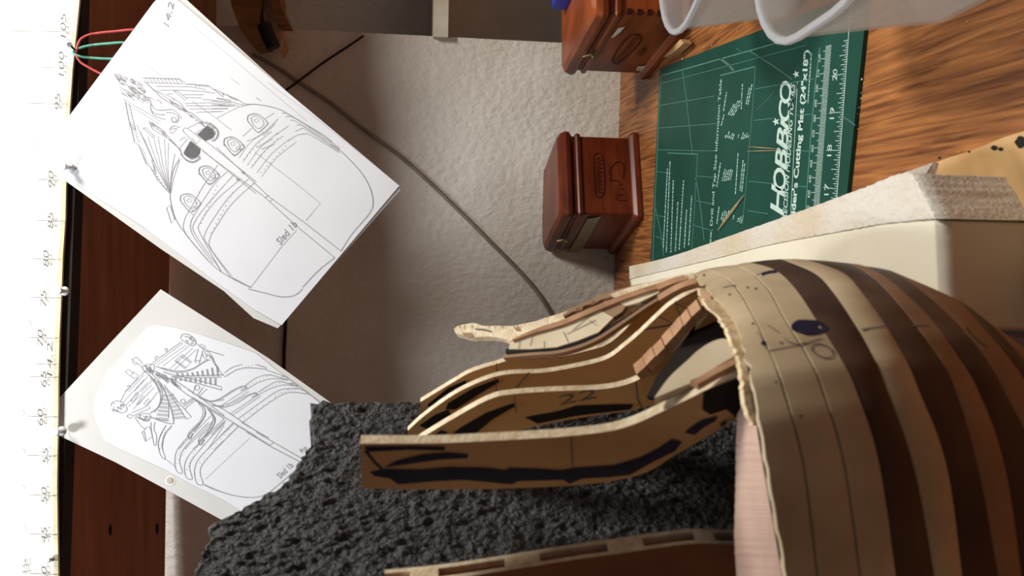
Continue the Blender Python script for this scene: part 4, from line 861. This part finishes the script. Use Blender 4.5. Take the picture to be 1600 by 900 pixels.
# pale knee and filler beside the first frame
KN = Vector((.8, -.5, .35)).normalized()
def panel(outl, P, n, th, name, mat, parent=None):
    n = Vector(n).normalized(); pts = [onp(x, y, P, n) for x, y in outl]; mb = MB(); mb.prism(pts, -n * th); return mb.build(name, mat, parent or ship)
kp = at(1070, 590, .300)
panel(arc((1022, 622), (1045, 590), (1075, 562), (1090, 548), (1110, 535), (1130, 529), (1145, 534)) + [(1150, 555), (1120, 572), (1095, 592), (1060, 606)], kp, KN, .003, 'pale_knee', mat_pale)
panel([(1078, 594), (1092, 589), (1118, 574), (1150, 558), (1155, 566), (1120, 583), (1097, 596), (1090, 600)], at(1110, 580, .292), KN, .003, 'filler_strip', mat_filler)

# second frame with its chain of filler blocks
R2 = arc((648, 691), (700, 659), (762, 625), (800, 616), (870, 611), (950, 607), (1000, 592), (1040, 562), (1080, 523), (1115, 483), (1140, 465)) + [(1170, 560), (1100, 590), (1060, 615), (1030, 630)] + arc((990, 641), (900, 654), (830, 668), (760, 686), (700, 702), (648, 716))
o_, f_ = rib(R2, .2747, 'frame')
pr = Print(f_, 1); pr.auto = True; pr.fill([(690, 690), (720, 668), (760, 645), (802, 630), (805, 635), (770, 655), (740, 680), (720, 690)]); pr.fill([(820, 652), (870, 643), (900, 634), (960, 632), (990, 632), (985, 640), (900, 650), (840, 662)]); pr.fill([(655, 695), (690, 672), (700, 676), (670, 702)])
pr.build_each('marker_stroke', mat_black_ink, o_)
pr = Print(f_, 1.6); pr.auto = True; pr.line([(804, 618), (806, 645)]); pr.line([(994, 598), (997, 625), (1004, 640)], 2.4); pr.text('22', (872, 634), (932, 622), (1, -16)); pr.cut(); pr.build_each('pencil_line', mat_pencil, o_)
chain = [(996, 585), (1011, 572), (1026, 556), (1041, 541), (1055, 526), (1070, 508), (1082, 494), (1097, 480), (1114, 470)]
for (xa, ya), (xb, yb) in zip(chain, chain[1:]):
    dx, dy = xb - xa, yb - ya; l = math.hypot(dx, dy); ux, uy = dx / l, dy / l; nx, ny = -uy, ux
    P = RN * (.2747 + .0002); s_ = .6; rj = 1.2 * math.sin(xa)
    q = [onp(xa + ux * s_ - nx * 6, ya + uy * s_ - ny * 6 + rj, P, RN), onp(xb - ux * s_ - nx * 6, yb - uy * s_ - ny * 6 + rj, P, RN), onp(xb - ux * s_ + nx * 7, yb - uy * s_ + ny * 7 + rj, P, RN), onp(xa + ux * s_ + nx * 7, ya + uy * s_ + ny * 7 + rj, P, RN)]
    mb = MB(); mb.prism([p - RN * .0022 for p in q], RN * .0066); mb.build('filler_block', mat_filler, o_)
# third and fourth frames
R3 = arc((637, 673), (665, 648), (712, 615), (762, 592), (800, 584), (850, 582), (912, 571), (950, 560), (975, 542), (1000, 521), (1025, 497), (1050, 475), (1085, 455), (1110, 448)) + [(1130, 480), (1090, 520), (1050, 560), (1010, 590)] + arc((950, 620), (880, 628), (800, 640), (740, 660), (690, 690), (640, 690))
o_, f_ = rib(R3, .3012, 'frame', .003)
pr = Print(f_, 1); pr.auto = True; pr.fill([(700, 630), (740, 606), (778, 592), (780, 597), (750, 615), (712, 640), (696, 640)]); pr.fill([(655, 665), (680, 648), (700, 640), (705, 648), (670, 672)]); pr.build_each('marker_stroke', mat_black_ink, o_)
pr = Print(f_, 1.6); pr.auto = True; pr.line([(774, 590), (776, 612)]); pr.line([(827, 582), (807, 606)], 2); pr.line([(1006, 515), (1040, 510), (1062, 502)], 2); pr.line([(1055, 470), (1060, 488), (1070, 498)], 1.6); pr.line([(1058, 475), (1072, 482), (1088, 478)], 1.2); pr.line([(1030, 495), (1050, 505)], 1.2); pr.build_each('pencil_line', mat_pencil, o_)
R4 = arc((657, 628), (710, 596), (737, 581), (775, 569), (800, 563), (862, 560), (925, 546), (950, 537), (975, 517), (1000, 490), (1025, 467), (1060, 450), (1095, 440)) + [(1110, 460), (1060, 510), (1000, 560)] + arc((940, 590), (860, 605), (780, 612), (720, 640), (660, 660))
o_, f_ = rib(R4, .3240, 'frame', .003)
pr = Print(f_, 1); pr.auto = True; pr.fill([(668, 632), (700, 606), (728, 594), (728, 602), (700, 622), (672, 642)]); pr.build_each('marker_stroke', mat_black_ink, o_)
pr = Print(f_, 1.4); pr.auto = True; pr.line([(776, 567), (777, 585)]); pr.line([(850, 556), (880, 560)], 1); pr.build_each('pencil_line', mat_pencil, o_)
def fstrip(px, w_, off, name, mat, th=.004):
    Lf, Rg = [], []
    for i, p in enumerate(px):
        a_ = px[max(i - 1, 0)]; b_ = px[min(i + 1, len(px) - 1)]; dx, dy = b_[0] - a_[0], b_[1] - a_[1]; l = math.hypot(dx, dy); nx, ny = -dy / l * w_ / 2, dx / l * w_ / 2
        Lf.append(onp(p[0] + nx, p[1] + ny, RN * off, RN)); Rg.append(onp(p[0] - nx, p[1] - ny, RN * off, RN))
    rings = [[a_, b_, b_ + RN * th, a_ + RN * th] for a_, b_ in zip(Lf, Rg)]
    mb = MB(); mb.loft(rings); return mb.build(name, mat, ship)
fstrip(arc((1032, 473), (1050, 462), (1070, 452), (1092, 445)), 8, .2985, 'filler_strip', mat_filler)
fstrip(arc((1030, 456), (1050, 447), (1074, 440)), 7, .3215, 'filler_strip', mat_filler)
# hawse timbers: pale panels between pinkish battens, behind them the stem
HP = at(920, 505, .405); HN = Vector((.62, -.62, .48)).normalized()
lowb = [(790, 545), (830, 546), (870, 543), (905, 532), (935, 520), (960, 505), (990, 487), (1030, 462), (1066, 444)]
panel([(797, 535), (806, 527), (860, 510), (900, 497), (932, 482), (958, 496), (935, 519), (905, 531), (870, 542), (830, 545), (795, 545)], HP, HN, .003, 'hawse_timber', mat_pale)
panel([(932, 482), (945, 470), (961, 471), (978, 478), (972, 487), (958, 496)], HP, HN, .003, 'hawse_timber', mat_hull2)
panel([(961, 471), (1000, 455), (1035, 445), (1060, 439), (1040, 452), (1000, 472), (978, 478)], HP, HN, .003, 'hawse_timber', mat_pale)
pr = Print(lambda x, y: onp(x, y, HP + HN * .0004, HN), 1.2); pr.auto = True
for ln in (((813, 527), (810, 545)), ((850, 533), (850, 545)), ((880, 518), (888, 535)), ((832, 524), (828, 540)), ((895, 515), (925, 490)), ((920, 500), (932, 508)), ((813, 528), (880, 510)), ((885, 522), (930, 500))): pr.line(ln, .9)
pr.build_each('pencil_line', mat_pencil, ship)
def ribbon(px, w_, P, n, name, mat, th=.003):
    Lf = []; Rg = []
    for i, p in enumerate(px):
        a_ = px[max(i - 1, 0)]; b_ = px[min(i + 1, len(px) - 1)]; dx, dy = b_[0] - a_[0], b_[1] - a_[1]; l = math.hypot(dx, dy); ww = w_[i] if isinstance(w_, (list, tuple)) else w_
        nx, ny = -dy / l * ww / 2, dx / l * ww / 2; Lf.append(onp(p[0] + nx, p[1] + ny, P, n)); Rg.append(onp(p[0] - nx, p[1] - ny, P, n))
    mb = MB(); mb.loft([[a_, b_, b_ - n * th, a_ - n * th] for a_, b_ in zip(Lf, Rg)]); return mb.build(name, mat, ship)
ribbon([(x, y + 3) for x, y in arc(*lowb)], 6, HP - HN * .001, HN, 'charred_edge', mat_dark)
ribbon(arc((786, 557), (830, 553), (870, 550), (905, 541), (935, 528), (960, 512), (985, 495), (1010, 478), (1040, 460), (1070, 446)), 4.5, HP + HN * .001, HN, 'batten', mat_hull2)
ribbon(arc((800, 531), (830, 519), (880, 503), (930, 482), (980, 462), (1030, 446), (1075, 434)), [2 + 5.5 * min(i / 8, 1) for i in range(25)], HP + HN * .0015, HN, 'batten', mat_filler, .004)
ribbon(arc((815, 517), (850, 503), (900, 488), (950, 467), (1000, 450), (1050, 438), (1085, 431)), 11, HP - HN * .004, HN, 'outer_timber', mat_plyedge, .004)
ribbon(arc((860, 497), (900, 481), (950, 460), (1000, 446), (1050, 436)), 5, HP - HN * .006, HN, 'outer_batten', mat_hull2, .004)
for px, py in ((900, 483), (925, 474), (880, 493)): ribbon([(px, py), (px + 14, py - 8), (px + 30, py - 12)], 4, HP - HN * .002, HN, 'splinter_strip', mat_hull2, .002)
SPn = HP - HN * .006
panel(arc((709, 514), (716, 509), (730, 506), (742, 505), (755, 509), (775, 509), (800, 509), (822, 505), (850, 499), (880, 490)) + [(860, 505), (830, 515), (812, 524), (796, 534)] + arc((790, 530), (775, 527), (755, 526), (735, 527), (722, 523), (712, 521)), SPn, HN, .004, 'stem_head', mat_plyedge)
pr = Print(lambda x, y: onp(x, y, SPn + HN * .0004, HN), .9); pr.auto = True
for x in (718, 725, 737, 764, 772, 783, 786, 802, 808, 821, 833): pr.line([(x, 508 if x > 750 else 507), (x + .5, 513)], .8)
pr.line([(742, 514), (756, 515), (768, 518)], 2.2); pr.build_each('pencil_line', mat_pencil, ship)
panel([(722, 520), (736, 520), (740, 526), (732, 528), (724, 524)], SPn + HN * .0006, HN, .0005, 'stem_notch', mat_hull2)
panel([(802, 512), (823, 510), (828, 515), (806, 516)], SPn + HN * .0006, HN, .0005, 'stem_notch', mat_filler)
# dark panel painted as the shaded void deep inside the bow
panel([(1010, 620), (1025, 590), (1060, 545), (1090, 500), (1110, 478), (1135, 470), (1160, 540), (1165, 590), (1100, 620)], at(1100, 560, .345), Vector((.5, -.7, .5)), .004, 'bow_void_shade', mat_dark)
